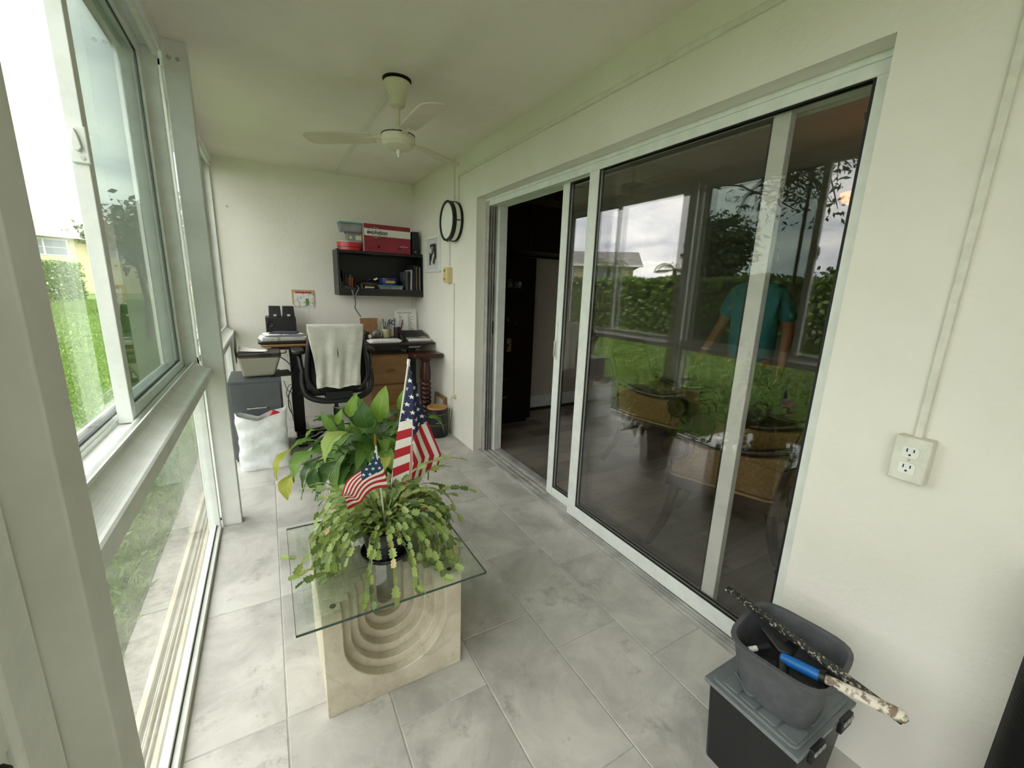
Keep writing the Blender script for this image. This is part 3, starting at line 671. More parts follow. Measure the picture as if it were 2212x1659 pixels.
# ---------------------------------------------------------------- christmas cactus in its dark pot
def veinleaf(name, c1, c2, vein, sc=11):
    m = D.materials.new(name); m.use_nodes = True; t = m.node_tree; b = t.nodes['Principled BSDF']; N = t.nodes.new; L = t.links.new
    uv = N('ShaderNodeUVMap'); s = N('ShaderNodeSeparateXYZ'); L(uv.outputs[0], s.inputs[0])
    def M(op, a, b_=None, c=None):
        n = N('ShaderNodeMath'); n.operation = op
        for i, v in enumerate((a, b_, c)):
            if v is None: continue
            if isinstance(v, (int, float)): n.inputs[i].default_value = v
            else: L(v, n.inputs[i])
        return n.outputs[0]
    u = M('ABSOLUTE', M('SUBTRACT', s.outputs[0], .5)); v = s.outputs[1]
    w_ = M('SINE', M('MULTIPLY', M('SUBTRACT', v, M('MULTIPLY', u, .55)), sc * 2 * PI))
    lat = M('MULTIPLY', M('ADD', w_, 1), .5); mid = M('LESS_THAN', u, .025)
    oi = N('ShaderNodeObjectInfo'); r = N('ShaderNodeValToRGB'); r.color_ramp.elements[0].color = lin(c1); r.color_ramp.elements[1].color = lin(c2); L(oi.outputs['Random'], r.inputs[0])
    x = N('ShaderNodeMix'); x.data_type = 'RGBA'; L(M('MAXIMUM', M('MULTIPLY', M('POWER', lat, 3), .5), M('MULTIPLY', mid, .8)), x.inputs[0]); L(r.outputs[0], x.inputs[6]); x.inputs[7].default_value = lin(vein)
    L(x.outputs[2], b.inputs['Base Color']); b.inputs['Roughness'].default_value = .36
    bp = N('ShaderNodeBump'); bp.inputs['Strength'].default_value = .35; bp.inputs['Distance'].default_value = .003; L(lat, bp.inputs['Height']); L(bp.outputs[0], b.inputs['Normal'])
    tl = N('ShaderNodeBsdfTranslucent'); L(x.outputs[2], tl.inputs[0]); mx_ = N('ShaderNodeMixShader'); mx_.inputs[0].default_value = .25
    o = [k for k in t.nodes if k.type == 'OUTPUT_MATERIAL'][0]; L(b.outputs[0], mx_.inputs[1]); L(tl.outputs[0], mx_.inputs[2]); L(mx_.outputs[0], o.inputs[0])
    return m
CACT = veinleaf('cactus_green', '#6f8741', '#95a758', '#a6b76f', .01); CACTD = veinleaf('cactus_dark_green', '#4e6634', '#6f8549', '#82965a', .01); CACTY = veinleaf('cactus_yellowing', '#b3b06a', '#c4a97c', '#cbbf8a', .01)
cc = thing('christmas_cactus', 'trailing christmas cactus in a dark marbled pot on the glass table', 'potted plant', (.303, 1.385, .398))
DPOT = mat('dark_marbled_plastic', '#1d1b1e', .35, noise=(14, '#55525a', .30, .46, 8))
MB().lathe([(.001, .012), (.064, .012), (.078, .095), (.083, .098), (.084, .118), (.078, .119), (.074, .105), (.001, .104)], n=36).build('pot', DPOT, cc, smooth=30)
MB().lathe([(.001, 0), (.074, 0), (.086, .016), (.087, .022), (.083, .022), (.073, .008), (.001, .007)], n=36).build('saucer', DPOT, cc, smooth=30)
MB().lathe([(.001, .1145), (.074, .112), (.074, .105)], n=20).build('soil', mat('dark_soil', '#241c15', 1, bump=(60, 1, .01)), cc)
def segmesh(m, L_=.036, W_=.0098):
    o = [(.0, .0), (.38, .10), (.72, .24), (1.15, .27), (.82, .40), (.96, .55), (1.32, .60), (.88, .70), (.95, .84), (1.08, .93), (.45, .94), (.2, 1.0)]
    q = MB(); pts = [(x * W_, y * L_) for x, y in o]; n = len(pts)
    for sx in (1, -1):
        vs = [(sx * p[0], p[1], .0022 * abs(p[0]) / W_) for p in pts] + [(0, p[1], -.0008) for p in pts]
        uv = [(.5 + sx * .4 * p[0] / W_, p[1] / L_) for p in pts] + [(.5, p[1] / L_) for p in pts]
        q.add(vs, [(i, i + 1, n + i + 1, n + i) if sx > 0 else (i + 1, i, n + i, n + i + 1) for i in range(n - 1)], None, uv)
    return q.mesh('stem_segment', m, 180)
segs = [segmesh(CACT), segmesh(CACTD), segmesh(CACTY)]; segs2 = [segmesh(CACT, .042, .012), segmesh(CACTD, .042, .012), segmesh(CACTY, .042, .012)]
rc = random.Random(4); placed = 0; extra = [MB(), MB(), MB()]
def basis(p, d, nrm, s):
    y = d.normalized(); x = y.cross(nrm).normalized(); z = x.cross(y)
    return Matrix.Translation(p) @ Matrix((x, y, z)).transposed().to_4x4() @ Matrix.Diagonal((s, s, s, 1))
NST = 176
for k in range(NST):
    az = 2 * PI * (k * .618034) + rc.uniform(-.2, .2); inner = k / NST
    th = rad(rc.uniform(8, 30) + 36 * inner); n_ = rc.choice((6, 7, 8, 9)) + (2 if k % 7 == 0 else 0); dth = rad(rc.uniform(16, 30))
    if k % 11 == 0: dth = rad(10)
    n_ += 2; cf = math.cos(az - math.atan2(-.97, -.21))
    if cf > .72 and k % 4: n_ = rc.choice((4, 5, 6)); dth = rad(22)
    elif cf > .8: n_ = 12; dth = rad(13); th = rad(55)
    p = Vector((math.cos(az) * .055 * inner ** .5, math.sin(az) * .055 * inner ** .5, .11)); out = Vector((math.cos(az), math.sin(az), 0))
    for i in range(n_):
        if i > 1: th = min(th + dth * rc.uniform(.7, 1.3), rad(178))
        az += rc.uniform(-.13, .13); out = Vector((math.cos(az), math.sin(az), 0))
        dr = out * math.sin(th) + Vector((0, 0, math.cos(th))); s = rc.uniform(.70, 1.03)
        if i == 0: s = 1.0
        wx, wy = p.x + .013, p.y - .025
        if (p + dr * .036 * s).z < .016 and abs(wx) < .30 and abs(wy) < .31: th = rad(90); dr = out.copy(); dr.z = .02
        nrm = (Vector((0, 0, 1)) * math.sin(th) + -out * math.cos(th)) + Vector((rc.gauss(0, .75), rc.gauss(0, .75), rc.gauss(0, .4)))
        mi = 2 if rc.random() < .06 else (1 if (rc.random() < .33 or i < 2) else 0)
        M_ = basis(p, dr, nrm, s); big = rc.random() < .5
        me = (segs2 if big else segs)[mi]
        front = math.sin(az) < .25 and i >= 3 and k > 45
        if front and placed < 297: link('stem_segment', me, cc, M_); placed += 1
        else: extra[mi].add([v.co for v in me.vertices], [tuple(f.vertices) for f in me.polygons], M_, [(.5, .5)] * len(me.vertices))
        p = p + dr * (.042 if big else .036) * s * .94
for e, m in zip(extra, (CACT, CACTD, CACTY)): tag(e.build('inner_stems', m, cc, smooth=180), kind='stuff')

# ---------------------------------------------------------------- two small flags stuck into the cactus pot
def flagmat(name, cell, blue):
    m = D.materials.new(name); m.use_nodes = True; t = m.node_tree; b = t.nodes['Principled BSDF']; N = t.nodes.new; L = t.links.new
    def M(op, a, b_=None):
        n = N('ShaderNodeMath'); n.operation = op
        for i, v in enumerate((a, b_)):
            if v is None: continue
            if isinstance(v, (int, float)): n.inputs[i].default_value = v
            else: L(v, n.inputs[i])
        return n.outputs[0]
    uv = N('ShaderNodeUVMap'); s = N('ShaderNodeSeparateXYZ'); L(uv.outputs[0], s.inputs[0]); u, v = s.outputs[0], s.outputs[1]
    red = M('LESS_THAN', M('FRACT', M('MULTIPLY', v, 6.5)), .5)
    can = M('MULTIPLY', M('LESS_THAN', u, .4), M('LESS_THAN', v, 7 / 13))
    c = N('ShaderNodeTexCoord'); o = N('ShaderNodeSeparateXYZ'); L(c.outputs['Object'], o.inputs[0])
    zr = M('DIVIDE', o.outputs[2], cell); row = M('FLOOR', zr); par = M('MULTIPLY', M('FRACT', M('MULTIPLY', row, .5)), 1.0)
    px = M('SUBTRACT', M('FRACT', M('ADD', M('DIVIDE', o.outputs[0], cell * 1.05), par)), .5); pz = M('SUBTRACT', M('FRACT', zr), .5)
    r = M('SQRT', M('ADD', M('MULTIPLY', px, px), M('MULTIPLY', pz, pz))); a = M('ARCTAN2', px, pz)
    sa = M('ABSOLUTE', M('SUBTRACT', M('FRACT', M('ADD', M('DIVIDE', a, 2 * PI / 5), 10.5)), .5)); sa = M('MULTIPLY', sa, 2 * PI / 5)   # 0 at a tip .. pi/5 in a notch
    R0, R1 = .34, .14; ex, ez = R1 * math.cos(PI / 5) - R0, R1 * math.sin(PI / 5)
    qx = M('SUBTRACT', M('MULTIPLY', r, M('COSINE', sa)), R0); qz = M('MULTIPLY', r, M('SINE', sa))
    star = M('GREATER_THAN', M('SUBTRACT', M('MULTIPLY', qz, ex), M('MULTIPLY', qx, ez)), 0)
    def mix(f, A, B):
        x = N('ShaderNodeMix'); x.data_type = 'RGBA'; L(f, x.inputs[0])
        for i, k in ((6, A), (7, B)):
            if isinstance(k, str): x.inputs[i].default_value = lin(k)
            else: L(k, x.inputs[i])
        return x.outputs[2]
    L(mix(can, mix(red, '#e9e2d8', '#b3202c'), mix(star, blue, '#e8e6e0')), b.inputs['Base Color']); b.inputs['Roughness'].default_value = .75
    tl = N('ShaderNodeBsdfTranslucent'); L(b.inputs['Base Color'].links[0].from_socket, tl.inputs[0]); mx_ = N('ShaderNodeMixShader'); mx_.inputs[0].default_value = .2
    om = [k for k in t.nodes if k.type == 'OUTPUT_MATERIAL'][0]; L(b.outputs[0], mx_.inputs[1]); L(tl.outputs[0], mx_.inputs[2]); L(mx_.outputs[0], om.inputs[0])
    return m
STICK = mat('white_flag_stick', '#dedbd2', .5)
f1 = thing('flag', 'larger stars and stripes flag drooping from a white stick in the cactus pot', 'flag', (.345, 1.43, .50))
b0 = Vector((0, .078, 0)); b1 = Vector((.098, .098, .575))
MB().cyl(b0, b1, .0042, n=10).build('stick', STICK, f1, smooth=60)
MB().cyl(b1 - Vector((.002, .001, .012)), b1 + Vector((.001, .001, .008)), .0062, n=12).build('tip_cap', FRAME, f1, smooth=60)
RW = [(.439, .441, .443, 1.066), (.431, .442, .450, 1.013), (.420, .440, .466, .963), (.411, .438, .477, .923), (.401, .436, .490, .882), (.388, .433, .506, .833), (.379, .429, .522, .791), (.372, .424, .540, .745), (.364, .420, .560, .693), (.363, .417, .550, .655), (.368, .417, .540, .625)]
vs = []; uvs = []; fs = []; NU = 20; NR = 30
def rowat(q):
    i = min(int(q * 10), 9); t = q * 10 - i; return [RW[i][k] * (1 - t) + RW[i + 1][k] * t for k in range(4)]
for j in range(NR + 1):
    xl, xc, xr, z = rowat(j / NR)
    for i in range(NU + 1):
        p = i / NU
        if p <= .4: t = p / .4; x = xl + (xc - xl) * t; fold = -.030 * t * min(1, j / 9)
        else: t = (p - .4) / .6; x = xc + (xr - xc) * t; fold = (-.030 + .045 * t) * min(1, j / 9) - .012 * math.sin(t * 2.6 * PI) * min(1, j / 14)
        zz = z + (.006 * math.sin(p * 17) if j == NR else 0) - (.030 * (1 - t) * (j / NR) ** 2 if p <= .4 else 0)
        vs.append((x - .345, .066 + fold + .012 * (1 - min(1, j / 6)), zz - .50))
        if p <= .4:
            tip = (1 - t) * .035 * (j / NR)
            uvs.append((.2, (7 + (.867 - zz - tip) / .0335) / 13))
        else:
            dx, dz = x - xc, z - .840
            al = dx * .40 - dz * .80; pe = (xr - x) * .86
            uvs.append((min(.4 + (al - .030) * 1.2, 1) if al > -.9 else 0, max(0, .5 + pe / .0165) / 13))
for j in range(NR):
    for i in range(NU):
        a = j * (NU + 1) + i; fs.append((a, a + 1, a + NU + 2, a + NU + 1))
MB().add(vs, fs, None, uvs).build('cloth', flagmat('flag_cloth', .029, '#23264a'), f1, smooth=180)
f2 = thing('flag', 'smaller bunched stars and stripes flag with a brass tip in the cactus leaves', 'flag', (.300, 1.36, .50))
MB().cyl((0, 0, 0), (-.029, -.03, .345), .003, n=10).build('stick', STICK, f2, smooth=60)
MB().lathe([(.001, -.012), (.0045, -.012), (.0042, 0), (.0028, .006), (.0042, .014), (.001, .028)], n=12, M=TR(-.030, -.031, .350)).build('brass_tip', mat('brass', '#a07b35', .3, .9), f2, smooth=60)
def f2p(u, v):
    A = Vector((-.030, -.032, .335)); B = Vector((-.008, -.030, .185)); p = A.lerp(B, v)
    sag = u * (1 - .55 * v)
    return p + Vector((-.125 * u + .012 * math.sin(u * 7 + v * 2), -.022 * math.sin(u * 9 + v * 4) * u - .02 * v + .01, -.155 * sag ** .72 * (1 - v * .75) + .015 * math.sin(u * 6) * v - .018 * u * v))
MB().sheet(22, 20, f2p).build('cloth', flagmat('small_flag_cloth', .019, '#22405f'), f2, smooth=180)

# ---------------------------------------------------------------- peace lily in a tapered pot on the floor
ly = thing('peace_lily', 'peace lily with broad ribbed leaves in a tapered pot behind the table', 'potted plant', (.42, 2.15, 0))
MB().lathe([(.001, 0), (.100, 0), (.104, .012), (.130, .26), (.138, .262), (.140, .292), (.130, .293), (.126, .27), (.001, .268)], n=36).build('pot', mat('grey_clay_pot', '#8d8680', .6, noise=(9, '#77706a', .35, .6)), ly, smooth=30)
MB().lathe([(.001, .278), (.125, .274), (.125, .26)], n=20).build('soil', MATS['dark_soil'], ly)
LM = {'d': veinleaf('lily_dark', '#3a5a2c', '#527838', '#5f8642', 13), 'm': veinleaf('lily_mid', '#5d8438', '#779c44', '#93b25c', 13), 'b': veinleaf('lily_bright', '#7fa63a', '#98bb4b', '#b2cd6e', 13),
      'l': veinleaf('lily_light', '#a3b85c', '#b0c267', '#6f9142', 11), 'y': veinleaf('lily_yellow', '#b3b146', '#c3bc4c', '#8da244', 12)}
def lily_leaf(base, tip, wd, c, sag=.18, roll=0.0):
    base, tip = Vector(base), Vector(tip); ax = tip - base; L_ = ax.length; y = ax.normalized()
    ctr = Vector((.42, 2.15, .28)); side = y.cross(Vector((0, 0, 1)))
    if side.length < .35: side = y.cross(Vector((-.45, -.85, .2)))
    side.normalize(); nr = side.cross(y); nr = nr if (nr.z > 0 or abs(nr.z) < .2) else -nr
    if abs(y.z) > .8: nr = Vector((-.45, -.85, .2)) - y * y.dot(Vector((-.45, -.85, .2))); nr.normalize(); side = y.cross(nr)
    side = (Matrix.Rotation(roll, 3, y) @ side); nr = (Matrix.Rotation(roll, 3, y) @ nr)
    n = 10; vs = []; uv = []; fs = []
    for j in range(n + 1):
        t = j / n; w_ = wd * .5 * (math.sin(PI * min(1, t ** .82)) ** .75 * (1 - .25 * t)) + (.0008 if j in (0, n) else 0)
        if t > .88: w_ *= max(.12, (1 - t) / .12) ** .4
        c_ = base + ax * t + nr * (sag * L_ * math.sin(PI * t) - .10 * L_ * t * t)
        for k, a in enumerate((-1, -.5, 0, .5, 1)):
            vs.append(c_ + side * (a * w_) + nr * (abs(a) * w_ * .30 + .004 * math.sin(t * 19 + a * 2) * abs(a))); uv.append((.5 + .5 * a, t))
    for j in range(n):
        for k in range(4): a = j * 5 + k; fs.append((a, a + 1, a + 6, a + 5))
    loc = Vector((.42, 2.15, 0)); lf = MB().add([v - loc for v in vs], fs, None, uv).build('leaf', LM[c], ly, smooth=180)
    a = random.uniform(0, 2 * PI); root = Vector((.42 + .05 * math.cos(a), 2.15 + .05 * math.sin(a), .275))
    st = bez(root - loc, root - loc + Vector((0, 0, .14)), base - loc - y * .10 + Vector((0, 0, .02)), base - loc + ax * .02, 7)
    MB().tube(st, [.0032, .003, .0028, .0026, .0024, .0022, .002, .0016], 6).build('petiole', LM['d' if c == 'd' else 'm'], lf, smooth=60)
HERO = [(0.257,1.85,0.72,0.149,1.8,0.623,0.087,'l'),(0.131,1.9,0.633,0.028,1.85,0.536,0.091,'m'),(0.039,1.9,0.657,-0.031,1.85,0.555,0.039,'y'),(0.025,1.88,0.549,0.005,1.83,0.464,0.055,'y'),(0.154,2.0,0.64,0.036,1.95,0.652,0.053,'m'),(0.471,2.2,0.629,0.508,2.2,0.83,0.09,'b'),(0.393,2.12,0.631,0.378,2.12,0.773,0.095,'d'),(0.313,2.15,0.694,0.354,2.15,0.816,0.051,'b'),(0.605,2.25,0.659,0.629,2.25,0.799,0.052,'b'),(0.333,2.0,0.644,0.434,1.95,0.627,0.078,'d'),(0.733,2.2,0.628,0.828,2.15,0.547,0.053,'m'),(0.237,2.05,0.663,0.175,2.05,0.765,0.044,'m'),(0.218,2.12,0.677,0.15,2.12,0.712,0.068,'d'),(0.251,2.1,0.679,0.274,2.1,0.756,0.032,'b'),(0.479,2.15,0.633,0.589,2.15,0.707,0.068,'d'),(0.218,1.95,0.55,0.145,1.9,0.465,0.064,'d'),(0.157,1.95,0.585,0.061,1.9,0.464,0.042,'d'),(0.161,2.05,0.679,0.094,2.0,0.66,0.022,'b'),(0.403,1.75,0.617,0.378,1.7,0.577,0.045,'y'),(0.249,1.95,0.621,0.405,1.9,0.607,0.096,'d'),(0.123,1.95,0.531,0.131,1.9,0.428,0.052,'d'),(0.436,2.25,0.653,0.359,2.25,0.785,0.04,'m'),(0.521,2.1,0.609,0.608,2.1,0.662,0.063,'d'),(0.517,2.0,0.568,0.549,1.95,0.506,0.056,'m')]
for h_ in HERO: lily_leaf(h_[:3], h_[3:6], h_[6] * 1.22, h_[7], .12 if h_[5] > h_[2] else .22)
rl = random.Random(5)
for k in range(76):
    a = 2 * PI * k * .618; r0 = rl.uniform(.06, .20); z0 = rl.uniform(.40, .62); r1 = r0 + rl.uniform(.12, .19) + (.06 if k % 3 == 0 and math.cos(a) < .2 else 0); z1 = z0 + rl.uniform(-.20, .10) - (.06 if math.sin(a) < 0 else 0)
    a2 = a + rl.uniform(-.3, .3)
    lily_leaf((.42 + r0 * math.cos(a), 2.15 + r0 * math.sin(a), z0), (.42 + r1 * math.cos(a2), 2.15 + r1 * math.sin(a2), z1), rl.uniform(.07, .108), rl.choice('ddmmm'), .2, rl.uniform(-.4, .4))

# ---------------------------------------------------------------- storage box, wash pan and window cleaning tools
bn = thing('storage_box', 'black plastic storage box with a clear grey latched lid by the door', 'storage box', (1.155, .435, 0))
MB().frustum((-.120, .122, -.105, .105), (-.140, .142, -.118, .118), 0, .275).build('body', BLKP, bn, bevel=.012, seg=3)
LID = mat('clear_grey_lid', '#8d9596', .25, noise=(5, '#7d8586', .35, .6), trans=.35)
lid = MB().box(-.150, .150, -.126, .126, .272, .284).prism(rrect(-.138, .138, -.114, .114, .018), .284, .292, ax='z')
for k in range(4):
    lid.prism(rrect(-.128, -.066, -.108 + .05 * k, -.064 + .05 * k, .006, 3), .292, .2955, ax='z')
lid.prism(rrect(-.055, .128, -.104, .104, .02), .292, .2945, ax='z')
lid.build('lid', LID, bn, bevel=.003)
for x0, x1 in ((-.10, -.04), (.05, .11)):
    lt = MB().box(x0, x1, -.136, -.124, .245, .286).build('latch', BLKP, bn, bevel=.003)
    for k in range(3): MB().box(x0 + .006 + k * .019, x0 + .018 + k * .019, -.139, -.136, .270, .279).build('rib', TRACK, lt)
GRYP = mat('grey_pan_plastic', '#55565a', .5, noise=(30, '#4a4b4f', .4, .6))
pn = thing('wash_pan', 'dark grey plastic wash pan standing on the storage box lid', 'pan', (1.140, .425, .2965), rad(8))
pn.rotation_euler = (0, 0, rad(8))
MB().lathe([(.001, 0), (.080, 0), (.088, .006), (.112, .135), (.114, .152), (.122, .154), (.122, .160), (.111, .160), (.107, .15), (.083, .010), (.001, .007)], n=48, pw=4.2, sx=1.06, sy=1.0).build('body', GRYP, pn, smooth=35)
rt = thing('cleaning_rag', 'wet grey green rag lying in the bottom of the wash pan', 'rag', (1.10, .45, .306))
MB().sheet(14, 12, lambda u, v: (-.06 + .11 * u, -.06 + .11 * v, .010 + .022 * math.sin(u * 7 + 1.3) * math.sin(v * 6 + .5) + .012 * math.sin(u * 17 + v * 9) + .014)).build('cloth', mat('wet_rag', '#5f6f6c', .9, noise=(40, '#2f3b3c', .35, .6)), rt, smooth=180, solid=.004)
sq = thing('squeegee', 'long paint spattered squeegee lying across the rim of the wash pan', 'squeegee', (1.142, .40, .468))
SPAT = mat('spattered_black_metal', '#1b1a18', .5, noise=(110, '#a9a294', .40, .45, 4))
M = Matrix.Translation((.0, .006, 0)) @ Euler((0, 0, math.atan2(.410, .045))).to_matrix().to_4x4()
MB().box(-.222, .222, -.010, .010, -.004, .008, M=M).box(-.222, .222, -.0155, -.010, -.010, .004, M=M).build('blade_channel', SPAT, sq, bevel=.002)
MB().box(-.222, .222, -.024, -.0155, -.009, -.006, M=M).build('rubber', GASKET, sq)
s2 = thing('window_squeegee', 'black squeegee head with a short tubular socket lying in the wash pan', 'squeegee', (1.118, .425, .425))
MB().tube([(-.058, -.030, -.030), (-.005, .0, .012)], [.014, .013], 12).build('socket', BLKP, s2, smooth=50)
MB().prism([(-.02, -.02), (.02, -.02), (.065, .055), (.055, .07), (.0, .02), (-.055, .07), (-.065, .055)], -.007, .010, ax='z', M=TR(.0, .002, .016, rx=.2, rz=-.9) @ Matrix.Diagonal((.8, .8, 1, 1))).build('yoke', BLKP, s2, bevel=.004)
MB().cyl((-.02, .03, .012), (-.050, .045, .006), .009, n=10).build('clamp_arm', BLKP, s2, smooth=50)
MB().cyl((-.050, .045, .006), (-.070, .055, .002), .007, n=10).build('clamp_arm', FRAME, s2, smooth=50)
po = thing('scraper_pole', 'short pole with blue grip and paint crusted wooden handle resting on the wash pan', 'pole', (1.10, .345, .470))
a, b_ = Vector((.00, .075, -.040)), Vector((.010, -.165, .018)); dv_ = b_ - a
MB().tube([a, a + dv_ * .36], [.014, .013], 14).build('grip', mat('bright_blue_grip', '#1668b4', .4), po, smooth=50)
MB().cyl(a + dv_ * .355, a + dv_ * .40, .0175, n=16).build('collar', BLKP, po, smooth=40)
MB().tube([a + dv_ * .40, a + dv_ * .6, a + dv_ * .9, a + dv_ * .985, a + dv_], [.011, .012, .0135, .012, .005], 14).build('handle', mat('crusted_wood', '#dcd3c4', .8, noise=(60, '#81705f', .42, .52, 4), bump=(60, .8, .004)), po, smooth=50)
ho = thing('corrugated_hose', 'fat black corrugated hose standing on the floor by the plaster wall', 'hose', (1.330, .008, 0), rot=(0, rad(-3), 0))
prof = [(.001, 0)]
for k in range(110):
    prof += [(.066, .0075 * k), (.074, .0075 * k + .0025), (.0745, .0075 * k + .004), (.066, .0075 * k + .0073)]
prof.append((.001, 0.0075 * 110))
MB().lathe(prof, n=36).build('hose_body', BLK, ho, smooth=50)
kn = MB().lathe([(.001, 0), (.010, 0), (.012, .012), (.008, .018), (.001, .019)], n=16, M=TR(-.277, .517, .862) @ Euler((0, PI / 2, 0)).to_matrix().to_4x4()).build('latch_knob', GASKET, smooth=40)
kn.location = (0, 0, 0); kn.parent = w3

# ---------------------------------------------------------------- desk and everything on it
WALN = mat('dark_walnut_top', '#2c1a16', .35, noise=(5, '#1d110f', .35, .6)); OAKW = mat('oak_veneer', '#8f6a3d', .5, noise=(4, '#7b5831', .35, .62, 8))
for m in (WALN, OAKW):
    n_ = [x for x in m.node_tree.nodes if x.type == 'TEX_NOISE'][0]; mp = m.node_tree.nodes.new('ShaderNodeMapping'); mp.inputs['Scale'].default_value = (1, 8, 8)
    src = n_.inputs['Vector'].links[0].from_socket; m.node_tree.links.new(src, mp.inputs[0]); m.node_tree.links.new(mp.outputs[0], n_.inputs['Vector'])
REDW = mat('red_mahogany', '#3d1a12', .25, noise=(6, '#2a100b', .35, .6)); PAPER = mat('white_paper', '#e6e4dd', .8); PRINT = mat('grey_print_ink', '#55555a', .8)
DZ = .822
dk = thing('desk', 'dark walnut standing desk on black legs against the back wall', 'desk', (.70, 4.20, 0))
MB().prism(rrect(-.70, .705, -.26, .36, .012), DZ - .024, DZ, ax='z').build('desktop', WALN, dk, bevel=.003)
for x in (-.53, .50):
    lg = MB().box(x - .038, x + .038, -.185, -.115, .05, DZ - .024).build('leg', BLK, dk, bevel=.004)
    MB().box(x - .046, x + .046, -.195, -.105, .05, .40).build('outer_sleeve', BLK, lg, bevel=.004)
    MB().box(x - .035, x + .035, -.50, .22, .012, .05).build('foot', BLK, dk, bevel=.006)
MB().box(-.52, .49, -.19, -.11, DZ - .075, DZ - .03).build('crossbar', BLK, dk, bevel=.003)
cp = MB().box(.435, .565, -.285, -.18, DZ - .052, DZ - .024).build('control_pad', BLKP, dk, bevel=.004)
for k in range(6): MB().box(.445 + k * .018, .457 + k * .018, -.287, -.285, DZ - .043, DZ - .034).build('button', mat('pale_button', '#b9bbb8', .5), cp)
MB().tube(spline([(-.665, -.262, DZ - .03), (-.66, -.268, DZ - .05), (-.60, -.268, DZ - .05), (-.595, -.262, DZ - .03)], 4), .004, 7).build('headphone_hook', BLK, dk, smooth=60)
ld = thing('laptop_tray', 'thin wooden tray slid under the paper pile on the desk edge', 'tray', (.13, 4.06, DZ))
MB().prism(rrect(-.20, .225, -.15, .16, .05), 0, .022, ax='z').build('board', OAKW, ld, bevel=.006)
lp = thing('black_folder', 'black zipped folio case lying under the stacked papers', 'folder', (.11, 4.07, DZ + .0225))
MB().prism(rrect(-.20, .21, -.14, .14, .04), 0, .026, ax='z').build('cover', BLKP, lp, bevel=.008)
hz = DZ + .0487; rp = random.Random(3)
for k, (c, lab, wd, dp, th, rz, nm) in enumerate((('#d9d7d0', 'thick sheaf of white papers on the black folio case', .32, .23, .030, .12, 'paper_stack'), ('#8d9299', 'grey magazine lying on the white papers beside the speakers', .26, .20, .010, -.1, 'magazine'),
        ('#e3e0d6', 'loose white envelopes on top of the grey magazine', .27, .19, .010, .2, 'paper_stack'), ('#2d2b45', 'dark blue notebook on top of the desk paper pile', .20, .15, .010, -.25, 'notebook'))):
    t = thing(nm, lab, 'papers', (.10 + rp.uniform(-.03, .03), 4.07, hz), rz)
    m = mat('pile_' + c[1:], c, .7, noise=(18, '#a3a5a6', .36, .42, 2) if k != 3 else None)
    q = MB()
    for j in range(3): q.box(-wd / 2 + j * .006, wd / 2 + j * .004, -dp / 2 - j * .006, dp / 2 - j * .003, th * j / 3 + .0003 * j, th * (j + 1) / 3)
    q.build('sheets', m, t); hz += th + .001
mf = thing('manila_folder', 'yellow manila envelope next to the paper pile by the towel', 'folder', (.285, 4.10, DZ + .0490), -.15)
MB().box(-.06, .05, -.08, .08, 0, .006).build('cover', mat('manila', '#d2bd8a', .8), mf)
mh = thing('memo_holder', 'thin wire memo holder with a ring top standing behind the papers', 'memo holder', (.322, 4.20, DZ))
MB().lathe([(.001, 0), (.03, 0), (.03, .008), (.001, .01)], n=20).build('foot', BLK, mh, smooth=40)
MB().cyl((0, 0, .008), (0, 0, .30), .002, n=6).tube([(.017 * math.cos(t), 0, .317 + .017 * math.sin(t)) for t in [2 * PI * k / 20 for k in range(21)]], .002, 6).build('wire', TRACK, mh, smooth=60)
sw = thing('subwoofer', 'black box subwoofer with a round port on the desk behind the papers', 'speaker', (.10, 4.42, DZ))
MB().box(-.125, .12, -.06, .14, 0, .215).build('cabinet', BLKP, sw, bevel=.006)
MB().lathe([(.001, .004), (.020, .003), (.026, .006), (.030, .001), (.030, 0)], n=24, M=TR(-.09, -.06, .15) @ Euler((PI / 2, 0, 0)).to_matrix().to_4x4()).build('port_ring', BLK, sw, smooth=40)
MB().box(-.06, .12, -.064, -.06, .01, .205).build('grille', BLK, sw, bevel=.002)
for x, lab in ((.055, 'small black desktop speaker by the window side on the subwoofer'), (.165, 'small black desktop speaker nearer the memo wire on the subwoofer')):
    t = thing('desktop_speaker', lab, 'speaker', (x, 4.43, DZ + .2155))
    MB().frustum((-.05, .05, -.035, .05), (-.046, .046, -.015, .05), 0, .095).build('cabinet', BLKP, t, bevel=.004)
    MB().box(-.012 + (.0 if x < .1 else .0), .012, -.0385, -.033, .004, .022, M=TR(ry=0)).build('maker_plate', mat('pale_sticker', '#b9bbb6', .6), t)
cd_ = thing('desk_organiser', 'brown cardboard box standing open at the back of the desk', 'box', (.888, 4.42, DZ))
MB().box(-.085, .085, .03, .036, 0, .198).box(-.085, .085, -.05, -.044, 0, .06).box(-.085, -.08, -.05, .03, 0, .08).box(.08, .085, -.05, .03, 0, .08).box(-.08, .08, -.044, .03, 0, .005).build('carton', mat('brown_card', '#9c7650', .8, noise=(12, '#8a6644', .4, .6)), cd_)
gd = thing('tape_dispenser', 'small black and white gadget with a coiled cord in front of the cardboard box', 'gadget', (.828, 4.27, DZ))
MB().box(-.03, .045, -.03, .03, 0, .045).box(-.02, .02, -.025, .025, .045, .075).build('body', BLKP, gd, bevel=.006)
MB().cyl((.02, -.034, .035), (.02, -.028, .035), .018, n=18).build('dial', FRAME, gd, smooth=40)
MB().tube([(-.02 + .022 * math.cos(t), -.045 + .010 * math.sin(t), .012 + .004 * t) for t in [k * .5 for k in range(26)]], .004, 6).build('coil', BLK, gd, smooth=60)
pb = thing('plastic_pouch', 'crumpled grey plastic pouch between the gadget and the mug', 'pouch', (.935, 4.34, DZ))
